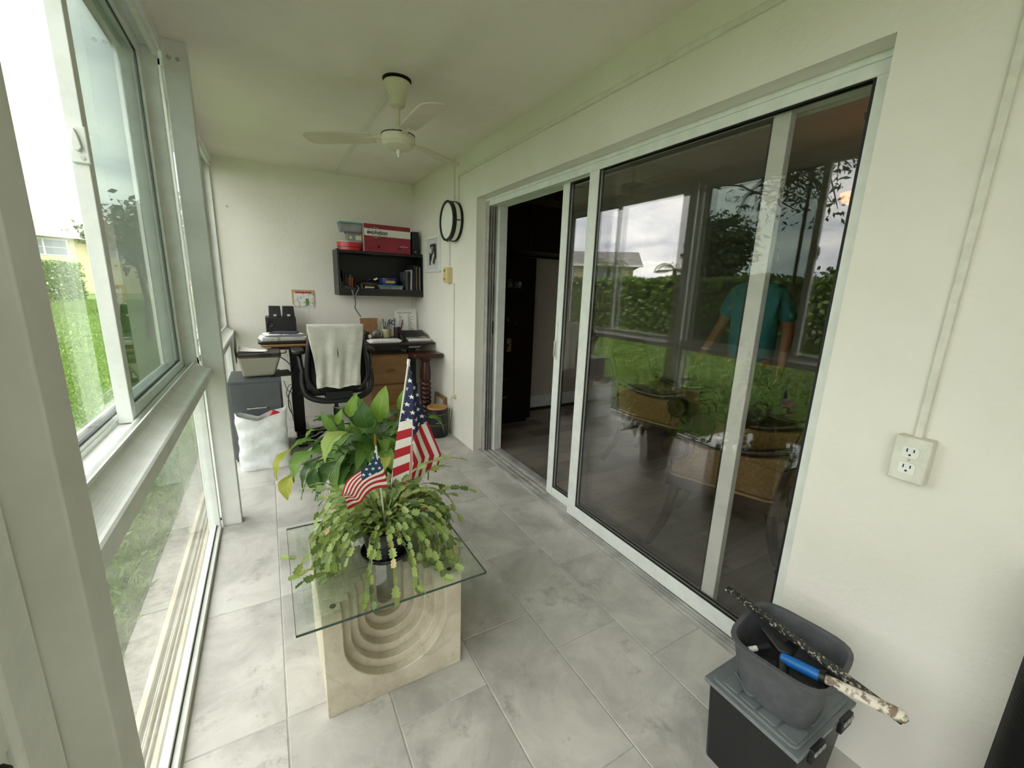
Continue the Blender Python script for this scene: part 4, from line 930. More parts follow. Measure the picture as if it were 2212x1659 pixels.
MB().ball((0, 0, .045), .045, 12, sc=(1.0, .6, 1.0)).build('pouch_body', mat('grey_film', '#8b8886', .3, noise=(30, '#55524f', .4, .6)), pb, smooth=180)
mg = thing('mug', 'cream mug with dark prints holding pens on the desk', 'mug', (1.045, 4.40, DZ))
CRM = mat('cream_glaze', '#d3cba4', .3, noise=(26, '#3a3227', .30, .34, 1))
MB().lathe([(.001, .003), (.038, 0), (.041, .006), (.041, .088), (.0425, .092), (.039, .092), (.038, .088), (.037, .010), (.001, .008)], n=28).build('body', CRM, mg, smooth=35)
MB().tube([(.040 + .024 * math.sin(t), -.005, .047 - .026 * math.cos(t)) for t in [PI * k / 10 for k in range(11)]], .0055, 8).build('handle', CRM, mg, smooth=60)
pc = thing('pen_cup', 'black pen cup crammed with tools beside the cream mug', 'pen cup', (1.15, 4.36, DZ))
MB().lathe([(.001, .0), (.034, 0), (.036, .11), (.033, .11), (.031, .006), (.001, .005)], n=20).build('cup', mat('black_red_cup', '#241214', .4), pc, smooth=35)
def pens(c, z, n, hs, seed, what):
    r = random.Random(seed); cols = ['#1c1c20', '#b9bcbf', '#20306a', '#3c3c40', '#d5d3ca', '#6b1d1c', '#244f3a', '#8b8d90']
    labs = ['ballpoint', 'marker', 'pencil', 'felt pen', 'gel pen', 'highlighter', 'drafting pen', 'fine liner']; cn = ['black', 'silver', 'blue', 'charcoal', 'white', 'dark red', 'green', 'grey']
    for k in range(n):
        a = 2 * PI * k / n; x, y = c[0] + .020 * math.cos(a), c[1] + .020 * math.sin(a)
        t = thing('pen', '%s %s standing upright %s' % (cn[k], labs[k], what), 'pen', (x, y, z), rot=(r.uniform(-.22, .22), r.uniform(-.22, .22), 0)); h_ = hs * r.uniform(.85, 1.15)
        MB().cyl((0, 0, 0), (0, 0, h_ * .8), .0042, n=8).build('barrel', mat('pen_' + cols[k][1:], cols[k], .35), t, smooth=50)
        MB().tube([(0, 0, h_ * .8), (0, 0, h_ * .95), (0, 0, h_)], [.005, .005, .003], 8).build('cap', mat('pen_' + cols[(k + 3) % 8][1:], cols[(k + 3) % 8], .35), t, smooth=50)
pens((1.045, 4.40), DZ + .012, 8, .165, 1, 'in the cream mug'); pens((1.15, 4.36), DZ + .010, 6, .185, 2, 'in the black pen cup')
sc_ = thing('scissors', 'silver scissors sticking up between the mug and the pen cup', 'scissors', (1.10, 4.44, DZ), rot=(-.1, .12, 0))
MB().box(-.004, .004, -.002, .002, 0, .13).build('blade', TRACK, sc_)
MB().tube([(.018 + .016 * math.cos(t), 0, .155 + .024 * math.sin(t)) for t in [2 * PI * k / 16 for k in range(17)]], .005, 8).tube([(-.018 + .016 * math.cos(t), 0, .155 + .024 * math.sin(t)) for t in [2 * PI * k / 16 for k in range(17)]], .005, 8).build('handle', mat('steel_blue_plastic', '#51586a', .4), sc_, smooth=60)
def listsheet(name, lab, loc, rot, w_, h_, rows):
    t = thing(name, lab, 'papers', loc, rot=rot)
    MB().box(-w_ / 2, w_ / 2, -.0008, 0, 0, h_).build('sheet', PAPER, t)
    if rows:
        scribble(t, BLK, TR(-.01, -.0010, h_ - .020) @ FRONT, .155, .0075, (9, 7, 10), 1)
        for x in (-.075, .022):
            scribble(t, BLK, TR(x + .012, -.0010, h_ - .042) @ FRONT, .022, .006, (4,), 2)
            q = MB(); r = random.Random(int(x * 1000))
            for k in range(19):
                q.box(x, x + r.uniform(.022, .062), -.0014, -.0008, h_ - .062 - k * .0095, h_ - .0585 - k * .0095)
            q.build('print_lines', PRINT, t)
listsheet('list_sheet', 'printed two column list sheet leaning upright on the back of the desk', (1.28, 4.47, DZ), (-.16, 0, -.04), .235, .27, True)
listsheet('back_sheet', 'blank white sheet standing behind the printed list', (1.315, 4.50, DZ), (-.16, 0, -.04), .215, .295, False)
bo = thing('open_binder', 'open black ring binder with its cover tilted up at the desk end', 'binder', (1.265, 4.13, DZ))
MB().box(-.13, .135, -.12, .12, 0, .003).build('cover', BLKP, bo, bevel=.001)
MB().box(-.135, .12, -.002, .001, 0, .16, M=TR(-.0, -.02, .040, rx=rad(-74), ry=rad(0), rz=0) @ TR(ry=rad(0))).build('raised_cover', BLKP, bo, bevel=.001)
MB().prism([(-.10, .004), (-.02, .004), (-.02, .055), (-.10, .012)], -.13, -.11, ax='x').build('spine', BLKP, bo)
MB().box(-.09, .13, -.11, .10, .0035, .018).build('sheets', PAPER, bo)
ps = thing('paper_stack', 'fanned stack of white printed pages at the front of the desk', 'papers', (.955, 4.10, DZ), -.06)
for k in range(5):
    a_ = rp.uniform(-.12, .12); M = TR(rp.uniform(-.02, .02), rp.uniform(-.015, .015), .003 * k, rz=a_)
    MB().box(-.135, .135, -.10, .10, 0, .0026, M=M).build('page', mat('page_print', '#e4e2dc', .8, noise=(40, '#b5b6ba', .36, .40, 2)), ps)
# ---------------------------------------------------------------- under the desk
oc = thing('drawer_cabinet', 'oak two drawer cabinet standing under the desk', 'cabinet', (.985, 4.04, 0))
MB().box(-.185, .185, 0, .45, .03, .70).build('carcass', OAKW, oc, bevel=.003)
for z0, z1 in ((.418, .690), (.050, .405)):
    dr = MB().box(-.180, .180, -.018, 0, z0, z1).build('drawer', OAKW, oc, bevel=.003)
    zc = (z0 + z1) / 2 - .01
    MB().tube([(.045 * math.cos(t), -.022 - .010 * abs(math.sin(t)) ** .5, zc + .010 * math.sin(t)) for t in [2 * PI * k / 24 for k in range(25)]], .0035, 6).build('handle', mat('brass_pull', '#8a6c3a', .35, .6), dr, smooth=60)
for x in (-.15, .15): [MB().box(x - .02, x + .02, y_, y_ + .04, 0, .03).build('foot', BLK, oc) for y_ in (.02, .38)]
st = thing('pedestal_stand', 'turned mahogany pedestal stand with a square top beside the desk', 'stand', (1.268, 3.815, 0))
MB().prism(rrect(-.138, .138, -.115, .115, .018), .700, .742, ax='z').build('top', REDW, st, bevel=.010, seg=3)
pr = [(.001, .03), (.085, .03), (.085, .05), (.05, .07), (.046, .10)]
for k in range(8):
    z = .10 + k * .045
    pr += [(.040, z), (.050, z + .010), (.0535, z + .0225), (.050, z + .035), (.040, z + .045)]
pr += [(.044, .468), (.050, .490), (.049, .56), (.042, .62), (.038, .655), (.046, .665), (.052, .672), (.052, .700), (.001, .700)]
MB().lathe(pr, n=28).build('shaft', REDW, st, smooth=35)
MB().prism(rrect(-.105, .105, -.105, .105, .02), 0, .032, ax='z').build('plinth', REDW, st, bevel=.008)
ct = thing('canister', 'black round canister with a bamboo lid on the floor by the wall corner', 'canister', (1.285, 3.545, 0))
MB().lathe([(.001, 0), (.094, 0), (.098, .01), (.098, .262), (.094, .264), (.001, .264)], n=40).build('body', BLKP, ct, smooth=30)
MB().lathe([(.001, .264), (.092, .264), (.094, .268), (.094, .276), (.090, .280), (.001, .280)], n=40).build('lid', mat('bamboo', '#b58a55', .5, noise=(10, '#9f7747', .4, .6)), ct, smooth=30)
gb = mat('gold_print', '#b39b5e', .5); wp = mat('white_print', '#dcdcd8', .6)
fc = math.atan2(-3.545, -1.285)
for z in (.118, .158 + .06): MB().lathe([(.0982, z), (.0984, z), (.0984, z + .002), (.0982, z + .002)], n=40).build('gold_line', gb, ct)
MF = TR(rz=fc + PI / 2) @ TR(.018, -.0985, .165) @ FRONT
MB().cyl((0, 0, 0), (0, 0, .0008), .009, n=18, M=MF).build('logo_dot', wp, ct)
scribble(ct, wp, TR(rz=fc + PI / 2) @ TR(.018, -.0990, .143) @ FRONT, .055, .005, (6, 7), 3)
lf = thing('leaning_frame', 'old wooden picture frame leaning in the corner behind the canister', 'frame', (1.376, 3.765, 0), rot=(0, rad(4), 0))
MB().box(-.012, .012, -.13, -.10, 0, .33).box(-.012, .012, .10, .13, 0, .33).box(-.012, .012, -.10, .10, 0, .03).box(-.012, .012, -.10, .10, .30, .33).build('frame', OAKW, lf, bevel=.003)
MB().box(-.004, .006, -.10, .10, .03, .30).build('print', mat('faded_print', '#bcbab2', .8, noise=(24, '#8f8f8c', .4, .5, 3)), lf)
ps_ = thing('power_strip', 'black power strip with plugs on the floor under the desk', 'power strip', (.36, 3.92, 0), .1)
MB().box(-.13, .13, -.03, .03, .002, .045).build('body', BLKP, ps_, bevel=.006)
for k in range(4): MB().box(-.10 + k * .055, -.07 + k * .055, -.018, .018, .045, .085).build('plug', FRAME if k % 2 else BLKP, ps_, bevel=.004)
def cable(lab, pts, r, m): 
    o = MB().tube(spline(pts, 6), r, 6).build('cable', m, smooth=60); return tag(o, lab, 'cable')
cable('black cable drooping from the desk edge behind the printer', [(.02, 4.18, .79), (.04, 4.15, .73), (.12, 4.1, .66), (.155, 4.02, .58), (.13, 4.0, .46), (.10, 4.1, .35), (.11, 4.15, .2), (.22, 4.05, .03), (.30, 4.0, .012)], .0045, BLK)
cable('thin black cable hanging straight down behind the desk leg', [(.27, 4.3, .79), (.275, 4.25, .6), (.26, 4.2, .42), (.20, 4.15, .34), (.16, 4.2, .2), (.2, 4.3, .012)], .0035, BLK)
cable('grey looped cable bunch beside the filing cabinet', [(.075, 4.1, .50), (.10, 4.05, .42), (.19, 4.0, .40), (.20, 4.0, .46), (.12, 4.02, .48), (.085, 4.05, .40), (.11, 4.05, .3), (.13, 4.1, .1), (.2, 4.2, .012)], .0035, mat('grey_cable', '#6f7173', .5))
cable('white cable tangled across the floor by the power strip', [(.15, 3.88, .012), (.28, 3.84, .05), (.36, 3.86, .10), (.47, 3.85, .06), (.42, 3.80, .012), (.55, 3.95, .012), (.72, 4.3, .012)], .0045, mat('white_cable', '#c9c8c0', .5))
cable('black mains cable lying on the floor in front of the desk leg', [(.12, 3.80, .06), (.19, 3.78, .02), (.26, 3.80, .012), (.25, 3.74, .012), (.35, 3.70, .012), (.5, 3.72, .012)], .005, BLK)
cable('white cord hanging from the shelf down the wall to the desk', [(1.395, 4.60, 1.245), (1.37, 4.57, 1.08), (1.40, 4.56, .98), (1.395, 4.585, .825), (1.40, 4.59, .6)], .003, mat('white_cable', '#c9c8c0', .5))
# ---------------------------------------------------------------- office chair and towel
oc2 = thing('office_chair', 'black mesh office chair facing the desk with a towel over its back', 'chair', (.455, 3.80, 0))
def cr(p, r, name, m=BLKP, n=8, par=None): return MB().tube(spline(p, 6), r, n).build(name, m, par or oc2, smooth=60)
MB().prism(rrect(-.24, .24, -.20, .25, .09), .455, .525, ax='z').build('seat', BLK, oc2, bevel=.022, seg=3)
cr([(-.185, -.24, .985), (-.205, -.245, .85), (-.225, -.235, .68), (-.215, -.235, .58), (-.15, -.24, .50)], [.020] * 18 + [.02] * 7, 'back_side')
cr([(.185, -.24, .985), (.205, -.245, .85), (.225, -.235, .68), (.215, -.235, .58), (.15, -.24, .50)], [.020] * 25, 'back_side')
cr([(-.255, -.19, .665), (-.262, -.20, .56), (-.235, -.22, .475), (-.14, -.24, .430), (0, -.245, .420), (.14, -.24, .430), (.235, -.22, .475), (.262, -.20, .56), (.255, -.19, .665)], .024, 'back_yoke')
cr([(-.185, -.24, .985), (-.1, -.25, 1.005), (0, -.252, 1.008), (.1, -.25, 1.005), (.185, -.24, .985)], .016, 'top_rail')
MESHM = mat('black_mesh', '#0e0e0f', .8)
MB().sheet(10, 12, lambda u, v: ((u - .5) * (.38 + .07 * math.sin(PI * min(1, (1 - v) * 1.1))), -.243 + .03 * math.sin(PI * v) - .01 * math.sin(PI * u), .50 + .49 * v)).build('back_mesh', MESHM, oc2, smooth=180, solid=.006)
q = MB()
for k in range(10): q.box(-.055 + k * .012, -.048 + k * .012, -.272, -.268, .452, .462)
q.box(-.10, .10, -.268, -.23, .44, .50).build('lumbar_bracket', BLKP, oc2, bevel=.003)
for s_ in (-1, 1):
    ar = cr([(s_ * .252, -.19, .655), (s_ * .262, -.17, .70), (s_ * .268, -.12, .78), (s_ * .270, -.08, .795)], .019, 'arm')
    MB().prism(rrect(s_ * .272 - .045, s_ * .272 + .045, -.17, .09, .04), .795, .825, ax='z').build('arm_pad', BLK, ar, bevel=.008)
MB().cyl((0, 0, .10), (0, 0, .30), .026, n=16).cyl((0, 0, .29), (0, 0, .455), .016, n=12).build('gas_lift', BLKP, oc2, smooth=40)
MB().box(-.10, .10, -.12, .12, .42, .456).build('tilt_unit', BLKP, oc2, bevel=.008)
for k in range(5):
    a = 2 * PI * k / 5 + .35; dx, dy = math.cos(a), math.sin(a)
    sp_ = MB().tube([(0, 0, .115), (dx * .15, dy * .15, .10), (dx * .29, dy * .29, .075)], [.026, .022, .016], 8).build('star_leg', BLKP, oc2, smooth=60)
    MB().cyl((dx * .29 - dy * .022, dy * .29 + dx * .022, .028), (dx * .29 + dy * .022, dy * .29 - dx * .022, .028), .028, n=14).build('caster', BLK, sp_, smooth=40)
TOW = mat('white_terry_cloth', '#e2dfd5', .95, noise=(9, '#cfcdc3', .35, .62, 8), bump=(190, 1.0, .006))
tw = thing('towel', 'worn white towel with a small tear draped over the office chair back', 'towel', (.452, 3.548, 0))
def towf(u, v):
    L1 = .475; x = (u - .5)
    if v < .16:
        t = v / .16; a = PI * t
        return (x * .41, .030 * math.cos(a) - .002, 1.012 + .026 * math.sin(a) ** .7 - .09 * max(0, .5 - t) * 2 * (1 - t))
    t = (v - .16) / .84
    wdt = .41 - .085 * min(1, t * 1.3)
    f_ = .012 * math.sin(u * 15 + 1) * t ** .6 + .007 * math.sin(u * 31 + t * 5) * t
    return (x * wdt + .006 * math.sin(t * 9) * x, -.032 - .006 * t - f_ + .006 * (abs(x) * 2) ** 3, 1.014 - L1 * t + .008 * math.sin(u * 9) * (1 if t > .95 else 0))
MB().sheet(40, 46, towf).build('cloth', TOW, tw, smooth=180, solid=.006)
MB().sheet(20, 1, lambda u, v: (towf(u * .98 + .01, .965 + .03 * v)[0], towf(u, .965 + .03 * v)[1] - .0042, towf(u, .965 + .03 * v)[2])).build('hem', mat('woven_hem', '#dcdad0', .9), tw, smooth=180)
MB().prism([(-.002, .77), (.0035, .80), (.002, .85), (-.001, .87), (-.004, .82)], -.0555, -.0545).build('tear', mat('dark_tear', '#23242c', .9), tw)
# ---------------------------------------------------------------- filing cabinet, printer, bag
FILE = mat('charcoal_steel', '#5a5e60', .45, noise=(3, '#515558', .4, .6))
fcb = thing('filing_cabinet', 'charcoal two drawer filing cabinet by the window under the printer', 'cabinet', (-.125, 3.58, 0))
MB().box(-.173, .173, .004, .45, .02, .622).build('carcass', FILE, fcb, bevel=.003)
for z0, z1 in ((.352, .600), (.045, .340)):
    dr = MB().box(-.160, .160, -.012, .006, z0, z1).build('drawer', FILE, fcb, bevel=.003)
    MB().tube(spline([(-.06, -.012, z0 + .065), (-.058, -.030, z0 + .066), (0, -.034, z0 + .067), (.058, -.030, z0 + .066), (.06, -.012, z0 + .065)], 4), .005, 8).build('handle', TRACK, dr, smooth=60)
MB().box(-.165, .165, .02, .43, 0, .02).build('plinth', BLK, fcb)
mg2 = thing('magazine', 'thin dark magazine lying on the filing cabinet under the printer', 'magazine', (.035, 3.82, .622), .1)
MB().box(-.07, .09, -.13, .12, 0, .006).build('cover', BLKP, mg2)
pt_ = thing('printer', 'beige and brown inkjet printer with a raised paper rest on the filing cabinet', 'printer', (-.095, 3.79, .629))
MB().add([(-.105, -.09, 0), (.105, -.09, 0), (.105, .12, 0), (-.105, .12, 0), (-.13, -.125, .155), (.155, -.125, .155), (.155, .15, .155), (-.13, .15, .155)], [(0, 3, 2, 1), (4, 5, 6, 7), (0, 1, 5, 4), (1, 2, 6, 5), (2, 3, 7, 6), (3, 0, 4, 7)]).build('body', mat('beige_case', '#a39f90', .5), pt_, bevel=.018, seg=3)
DKB = mat('brown_grey_plastic', '#3d3836', .45)
MB().prism(rrect(-.135, .16, -.13, .155, .03), .155, .163, ax='z').build('trim_band', mat('copper_brown', '#5d4236', .4), pt_, bevel=.003)
MB().prism(rrect(-.133, .158, -.128, .153, .03), .163, .186, ax='z').build('lid', DKB, pt_, bevel=.008)
MB().box(.01, .09, -.132, -.118, .160, .184).build('control_strip', BLKP, pt_, bevel=.003)
MB().box(.045, .065, -.1, -.09, .186, .1865).build('badge', FRAME, pt_)
MB().box(-.10, .10, -.003, .003, 0, .15, M=TR(-.14, .03, .165, ry=rad(-38), rz=PI / 2 - .0) @ TR(rx=0)).build('paper_rest', DKB, pt_, bevel=.002)
MB().sheet(8, 4, lambda u, v: (-.12 + .19 * u, -.10 + .14 * v, .190 + .030 * (1 - u) ** 2 * (.4 + .6 * v) + .004)).build('sheet_of_paper', PAPER, pt_, smooth=180, solid=.001)
BAGM = mat('white_plastic_film', '#eceeec', .35, noise=(7, '#d9dfdc', .35, .6), bump=(34, .7, .008), trans=.12)
bg_ = thing('plastic_bag', 'crumpled white plastic carrier bag standing before the filing cabinet', 'bag', (-.10, 3.445, 0))
def bagf(u, v):
    a = 2 * PI * u; c_, s_ = math.cos(a), math.sin(a); sq_ = (abs(c_) ** 4.5 + abs(s_) ** 4.5) ** (-1 / 4.5)
    k = 1 + .03 * math.sin(v * 7 + 1)
    z = .40 * v + (.05 * abs(c_) ** 3 * (v > .7) * (v - .7) / .3 * (1 if c_ > 0 else .5)) - .035 * max(0, 1 - abs(c_ + .15) * 2) * max(0, v - .75) / .25
    wr = .003 * math.sin(u * 40 + v * 13) + .002 * math.sin(v * 33 + u * 17) + .003 * math.sin(u * 23 - v * 21)
    return (c_ * sq_ * (.158 + wr) * k, s_ * sq_ * (.088 + wr) * (1 - .45 * max(0, v - .5)), max(.001, z))
MB().sheet(64, 36, bagf).add([(.15 * math.cos(2 * PI * k / 16), .08 * math.sin(2 * PI * k / 16), .002) for k in range(16)], [tuple(range(16))]).build('film', BAGM, bg_, smooth=180)
rdp = thing('red_packet', 'small red packet poking out of the white plastic bag', 'packet', (-.05, 3.44, .325))
MB().box(-.03, .03, -.015, .015, 0, .10, M=TR(rx=.1, ry=.5)).build('packet_body', mat('red_film', '#c22a3c', .4), rdp, bevel=.006)
# ---------------------------------------------------------------- wall shelf and its contents
DSH = mat('black_ash_laminate', '#171717', .45, noise=(6, '#101010', .35, .6))
sh = thing('wall_shelf', 'black open box shelf mounted high on the back wall over the desk', 'shelf', (1.012, 4.465, 1.245))
MB().box(-.395, .395, -.155, .152, 0, .022).box(-.395, .395, -.155, -.135, .022, .068).build('bottom_board', DSH, sh, bevel=.001)
MB().box(-.395, .395, -.155, .152, .393, .415).build('top_board', DSH, sh, bevel=.001)
for x0, x1 in ((-.413, -.395), (.395, .403)): MB().box(x0, x1, -.155, .152, 0, .425).build('side_board', DSH, sh, bevel=.001)
MB().box(-.395, .395, .146, .152, .022, .393).build('back_panel', DSH, sh)
MB().box(-.10, -.015, -.160, -.155, .388, .398).build('catch', BLK, sh)
SZ = 1.661; IZ = 1.268
rb = thing('coffee_carton', 'red carton with a white printed band standing on the wall shelf', 'carton', (1.068, 4.44, SZ), rot=(0, 0, .03))
CRED = mat('carton_red', '#8c2233', .6, noise=(5, '#7f1c2d', .4, .6))
MB().box(-.225, .225, -.12, .13, 0, .255).build('carton_body', CRED, rb, bevel=.002)
MB().box(-.2262, -.2250, -.119, .129, .001, .253).build('end_panel', mat('carton_grey', '#a9a49b', .7), rb)
MB().box(-.222, .2255, -.1212, -.1200, .147, .213).build('white_band', mat('carton_white', '#d5d3cc', .6), rb)
FB = lambda x, z: TR(x, -.1216, z) @ FRONT
text('lettering', 'evolution', .052, FB(-.098, .180), BLK, rb, bold=.0016)
text('lettering', 'The', .018, FB(-.178, .205), BLK, rb); text('lettering', 'of Coffee', .019, FB(-.045, .155), BLK, rb)
for a0, a1 in ((.45, 2.75), (3.55, 5.9)):
    MB().tube([(-.115 + .040 * math.cos(a0 + (a1 - a0) * k / 16), -.1214, .180 + .040 * math.sin(a0 + (a1 - a0) * k / 16)) for k in range(17)], .0022, 5).build('logo_ring', BLK, rb)
MB().tube([(-.115 + .046 * math.cos(2 * PI * k / 32), -.1206, .180 + .046 * math.sin(2 * PI * k / 32)) for k in range(33)], .0014, 5).build('logo_halo', MATS['carton_white'], rb)
for x in (-.09, .115): MB().prism(rrect(x - .014, x + .014, .038, .062, .009), -.1212, -.119).build('finger_hole', BLK, rb)
scribble(rb, MATS['carton_white'], FB(.130, .066), .036, .006, (6,), 4); scribble(rb, MATS['carton_white'], FB(.178, .066), .036, .006, (6,), 5); MB().prism([(.148, .073), (.153, .082), (.158, .073)], -.1214, -.1204).build('crown_mark', MATS['carton_white'], rb)
bk = thing('black_device', 'narrow upright black device beside the red carton on the shelf', 'device', (1.352, 4.44, SZ))
MB().box(-.034, .034, -.10, .10, 0, .225).build('case', BLKP, bk, bevel=.004); MB().cyl((0, -.102, .03), (0, -.100, .03), .006, n=12).build('button', TRACK, bk)
CLR = mat('cloudy_clear_plastic', '#b3b7b8', .2, noise=(8, '#8f9496', .4, .6), trans=.55)
rt_ = thing('red_tin', 'round red tin with a white rimmed lid on the wall shelf', 'tin', (.735, 4.425, SZ))
TRED = mat('tin_red', '#b3202b', .3)
MB().lathe([(.001, 0), (.112, 0), (.115, .004), (.115, .028), (.001, .028)], n=40).lathe([(.115, .034), (.115, .060), (.001, .060)], n=40).build('body', TRED, rt_, smooth=30)
MB().lathe([(.112, .028), (.1155, .028), (.1155, .034), (.112, .034)], n=40).build('dark_band', BLK, rt_, smooth=30)
MB().lathe([(.001, .060), (.118, .060), (.118, .076), (.113, .080), (.001, .080)], n=40).build('lid', TRED, rt_, smooth=30)
MB().lathe([(.095, .0795), (.1185, .0765), (.1185, .081), (.095, .083)], n=40).build('lid_rim', mat('tin_white', '#cfcac6', .4), rt_, smooth=30)
def tub(name, lab, x, y, z, w_, d_, h_, lidc, m=CLR):
    t = thing(name, lab, 'container', (x, y, z)); k = .88
    MB().frustum((-w_ / 2 * k, w_ / 2 * k, -d_ / 2 * k, d_ / 2 * k), (-w_ / 2, w_ / 2, -d_ / 2, d_ / 2), 0, h_).build('tub', m, t, bevel=.006)
    MB().prism(rrect(-w_ / 2 - .006, w_ / 2 + .006, -d_ / 2 - .006, d_ / 2 + .006, .015), h_, h_ + .010, ax='z').build('lid', mat('lid_' + lidc[1:], lidc, .4), t, bevel=.003)
    return t
t_ = tub('food_container', 'clear plastic tub with a purple lid on the red tin', .778, 4.41, SZ + .0835, .155, .12, .075, '#7d5a78')
MB().cyl((-.045, -.058, .035), (-.045, -.054, .035), .014, n=16).box(.0, .05, -.058, -.054, .015, .058).build('contents', mat('cream_contents', '#c9bf9c', .7), t_)
tub('food_container', 'clear plastic tub with a turquoise lid topmost of the pile on the shelf', .742, 4.42, SZ + .170, .205, .14, .075, '#4a97a6')
# inside the shelf
def book(lab, x, w_, h_, d_, c, tilt=0, y=4.40, z=IZ, nm='book'):
    t = thing(nm, lab, 'book', (x, y, z), rot=(0, tilt, 0)); m = mat('cover_' + c[1:], c, .6, noise=(30, '#2a2622', .3, .36, 2))
    MB().box(-w_ / 2, -w_ / 2 + .002, -d_ / 2, d_ / 2, 0, h_).box(w_ / 2 - .002, w_ / 2, -d_ / 2, d_ / 2, 0, h_).box(-w_ / 2, w_ / 2, -d_ / 2, -d_ / 2 + .002, 0, h_).build('cover', m, t)
    MB().box(-w_ / 2 + .002, w_ / 2 - .002, -d_ / 2 + .004, d_ / 2 - .004, .003, h_ - .003).build('pages', PAPER, t)
BH = [('white booklet standing against the shelf side behind the router', .627, .010, .135, .12, '#c7c5bd', .0), ('thin cream booklet next to the white booklet', .642, .009, .105, .12, '#b9b4a2', .05), ('tall dark gilt spined book in the shelf corner', .655, .014, .195, .14, '#2c2318', 0), ('second tall dark gilt spined book in the corner', .672, .013, .190, .14, '#352a1b', 0),
      ('short brown book beside the gilt spined books', .688, .013, .15, .12, '#4a3322', 0), ('short red book in the low group of small books', .706, .016, .145, .12, '#93301f', 0), ('slim pale book standing among the small red books', .720, .008, .17, .12, '#8d8778', 0),
      ('small orange lettered book at the end of the low group', .735, .016, .145, .12, '#7c3a1c', 0), ('small dark grey book lying past the orange one', .756, .016, .10, .12, '#2b2d2f', .05)]
for i, (lab, x, w_, h_, d_, c, tl) in enumerate(BH): book(lab, x, w_, h_, d_, c, tl, 4.44)
BR = [('grey ring binder at the start of the tall binder row', 1.252, .020, .225, .22, '#4c5154', 0), ('thin black binder in the tall row by the grey one', 1.272, .014, .230, .22, '#1c1d1f', 0), ('white leaning magazine file in the binder row', 1.291, .014, .245, .22, '#c3c1ba', .045), ('dark blue binder behind the white leaning file', 1.309, .016, .225, .22, '#1f2630', .02),
      ('wide black binder in the middle of the tall row', 1.329, .020, .290, .22, '#17181a', 0), ('tan backed album in the tall binder row', 1.350, .016, .280, .22, '#6c5c4c', 0), ('dark brown album near the shelf end board', 1.367, .014, .285, .22, '#31241d', 0), ('grey spined album touching the shelf end board', 1.386, .016, .275, .22, '#77777a', 0)]
for lab, x, w_, h_, d_, c, tl in BR: book(lab, x, w_, h_, d_, c, tl, 4.43, nm='binder')
ro = thing('white_router', 'white and black router with a loose grey cable on the shelf', 'router', (.705, 4.36, IZ), rot=(rad(0), rad(0), -.2))
MB().prism([(-.055, .0), (.055, 0), (.055, .028), (-.055, .040)], -.04, .05).build('case', FRAME, ro, bevel=.006)
MB().prism([(-.05, .041), (.062, .029), (.062, .050), (-.05, .075)], -.035, .05).build('top_cover', BLKP, ro, bevel=.006)
gc = MB().tube(spline([(.715, 4.305, IZ + .03), (.722, 4.29, 1.255), (.74, 4.30, 1.18), (.742, 4.33, 1.12), (.79, 4.33, 1.04)], 6), .0065, 8).tube(spline([(.768, 4.33, IZ + .07), (.775, 4.30, 1.31), (.745, 4.292, 1.25), (.738, 4.30, 1.18)], 6), .005, 8).build('cable', mat('grey_cable', '#6f7173', .5), smooth=60)
tag(gc, 'thick grey cable drooping over the shelf front from the router', 'cable')
bsk = thing('wicker_basket', 'small brown wicker basket of oddments in the shelf', 'basket', (.925, 4.45, IZ))
WK = mat('brown_wicker', '#4a3326', .7, bump=(120, 1, .004))
q = MB().lathe([(.001, 0), (.085, 0), (.088, .006), (.098, .105), (.092, .105), (.083, .008), (.001, .006)], n=30, sy=.75)
q.build('basket_body', WK, bsk, smooth=35); q = MB()
for k in range(7): q.tube([((.087 + .0016 * k) * math.cos(t), (.087 + .0016 * k) * .75 * math.sin(t), .010 + k * .0148) for t in [2 * PI * j / 30 for j in range(31)]], .0042, 5)
q.build('weave_band', WK, bsk, smooth=60)
sgl = thing('sunglasses', 'black and white sunglasses heaped on the wicker basket', 'glasses', (.93, 4.42, IZ + .106))
MB().tube(spline([(-.05, 0, .01), (-.02, -.02, .03), (.02, -.015, .016), (.06, .0, .034)], 5), .009, 7).build('frame', BLKP, sgl, smooth=60); MB().box(.02, .06, -.022, -.014, .012, .028, M=TR(ry=-.4)).build('lens_label', FRAME, sgl)
gb_ = thing('green_case', 'black case with pale green trim in front of the wicker basket', 'case', (.885, 4.345, IZ))
MB().box(-.045, .042, -.015, .02, 0, .062).build('case_body', BLKP, gb_, bevel=.004); MB().prism([(-.046, .03), (-.046, .066), (.043, .064), (.043, .052), (-.038, .052), (-.038, .03)], -.018, -.015).build('trim', mat('pale_green_trim', '#a8c08d', .5), gb_)
wc = thing('white_cup', 'tiny white cup beside the green trimmed case', 'cup', (.963, 4.34, IZ))
MB().lathe([(.001, 0), (.007, 0), (.006, .006), (.014, .022), (.015, .034), (.012, .034), (.001, .026)], n=16).build('cup_body', FRAME, wc, smooth=40)
ob = thing('olive_book', 'olive book leaning beside the wicker basket', 'book', (.835, 4.40, IZ), rot=(0, -.25, 0))
MB().box(-.006, .006, -.06, .06, 0, .09).build('cover', mat('olive_cloth', '#55512d', .7), ob)
tub('food_container', 'wide clear tub with a teal lid under the blue biscuit tin', 1.095, 4.40, IZ, .235, .16, .075, '#3f7f92')
bt = thing('biscuit_tin', 'round blue biscuit tin with pictured biscuits on the teal lidded tub', 'tin', (1.085, 4.41, IZ + .0858))
MB().lathe([(.001, 0), (.090, 0), (.092, .004), (.092, .055), (.001, .055)], n=36).build('body', mat('tin_blue', '#23306f', .35, noise=(20, '#171f4a', .4, .6)), bt, smooth=30)
MB().lathe([(.001, .055), (.094, .055), (.094, .068), (.090, .072), (.001, .072)], n=36).build('lid', mat('tin_dark_blue', '#1b2144', .35), bt, smooth=30)
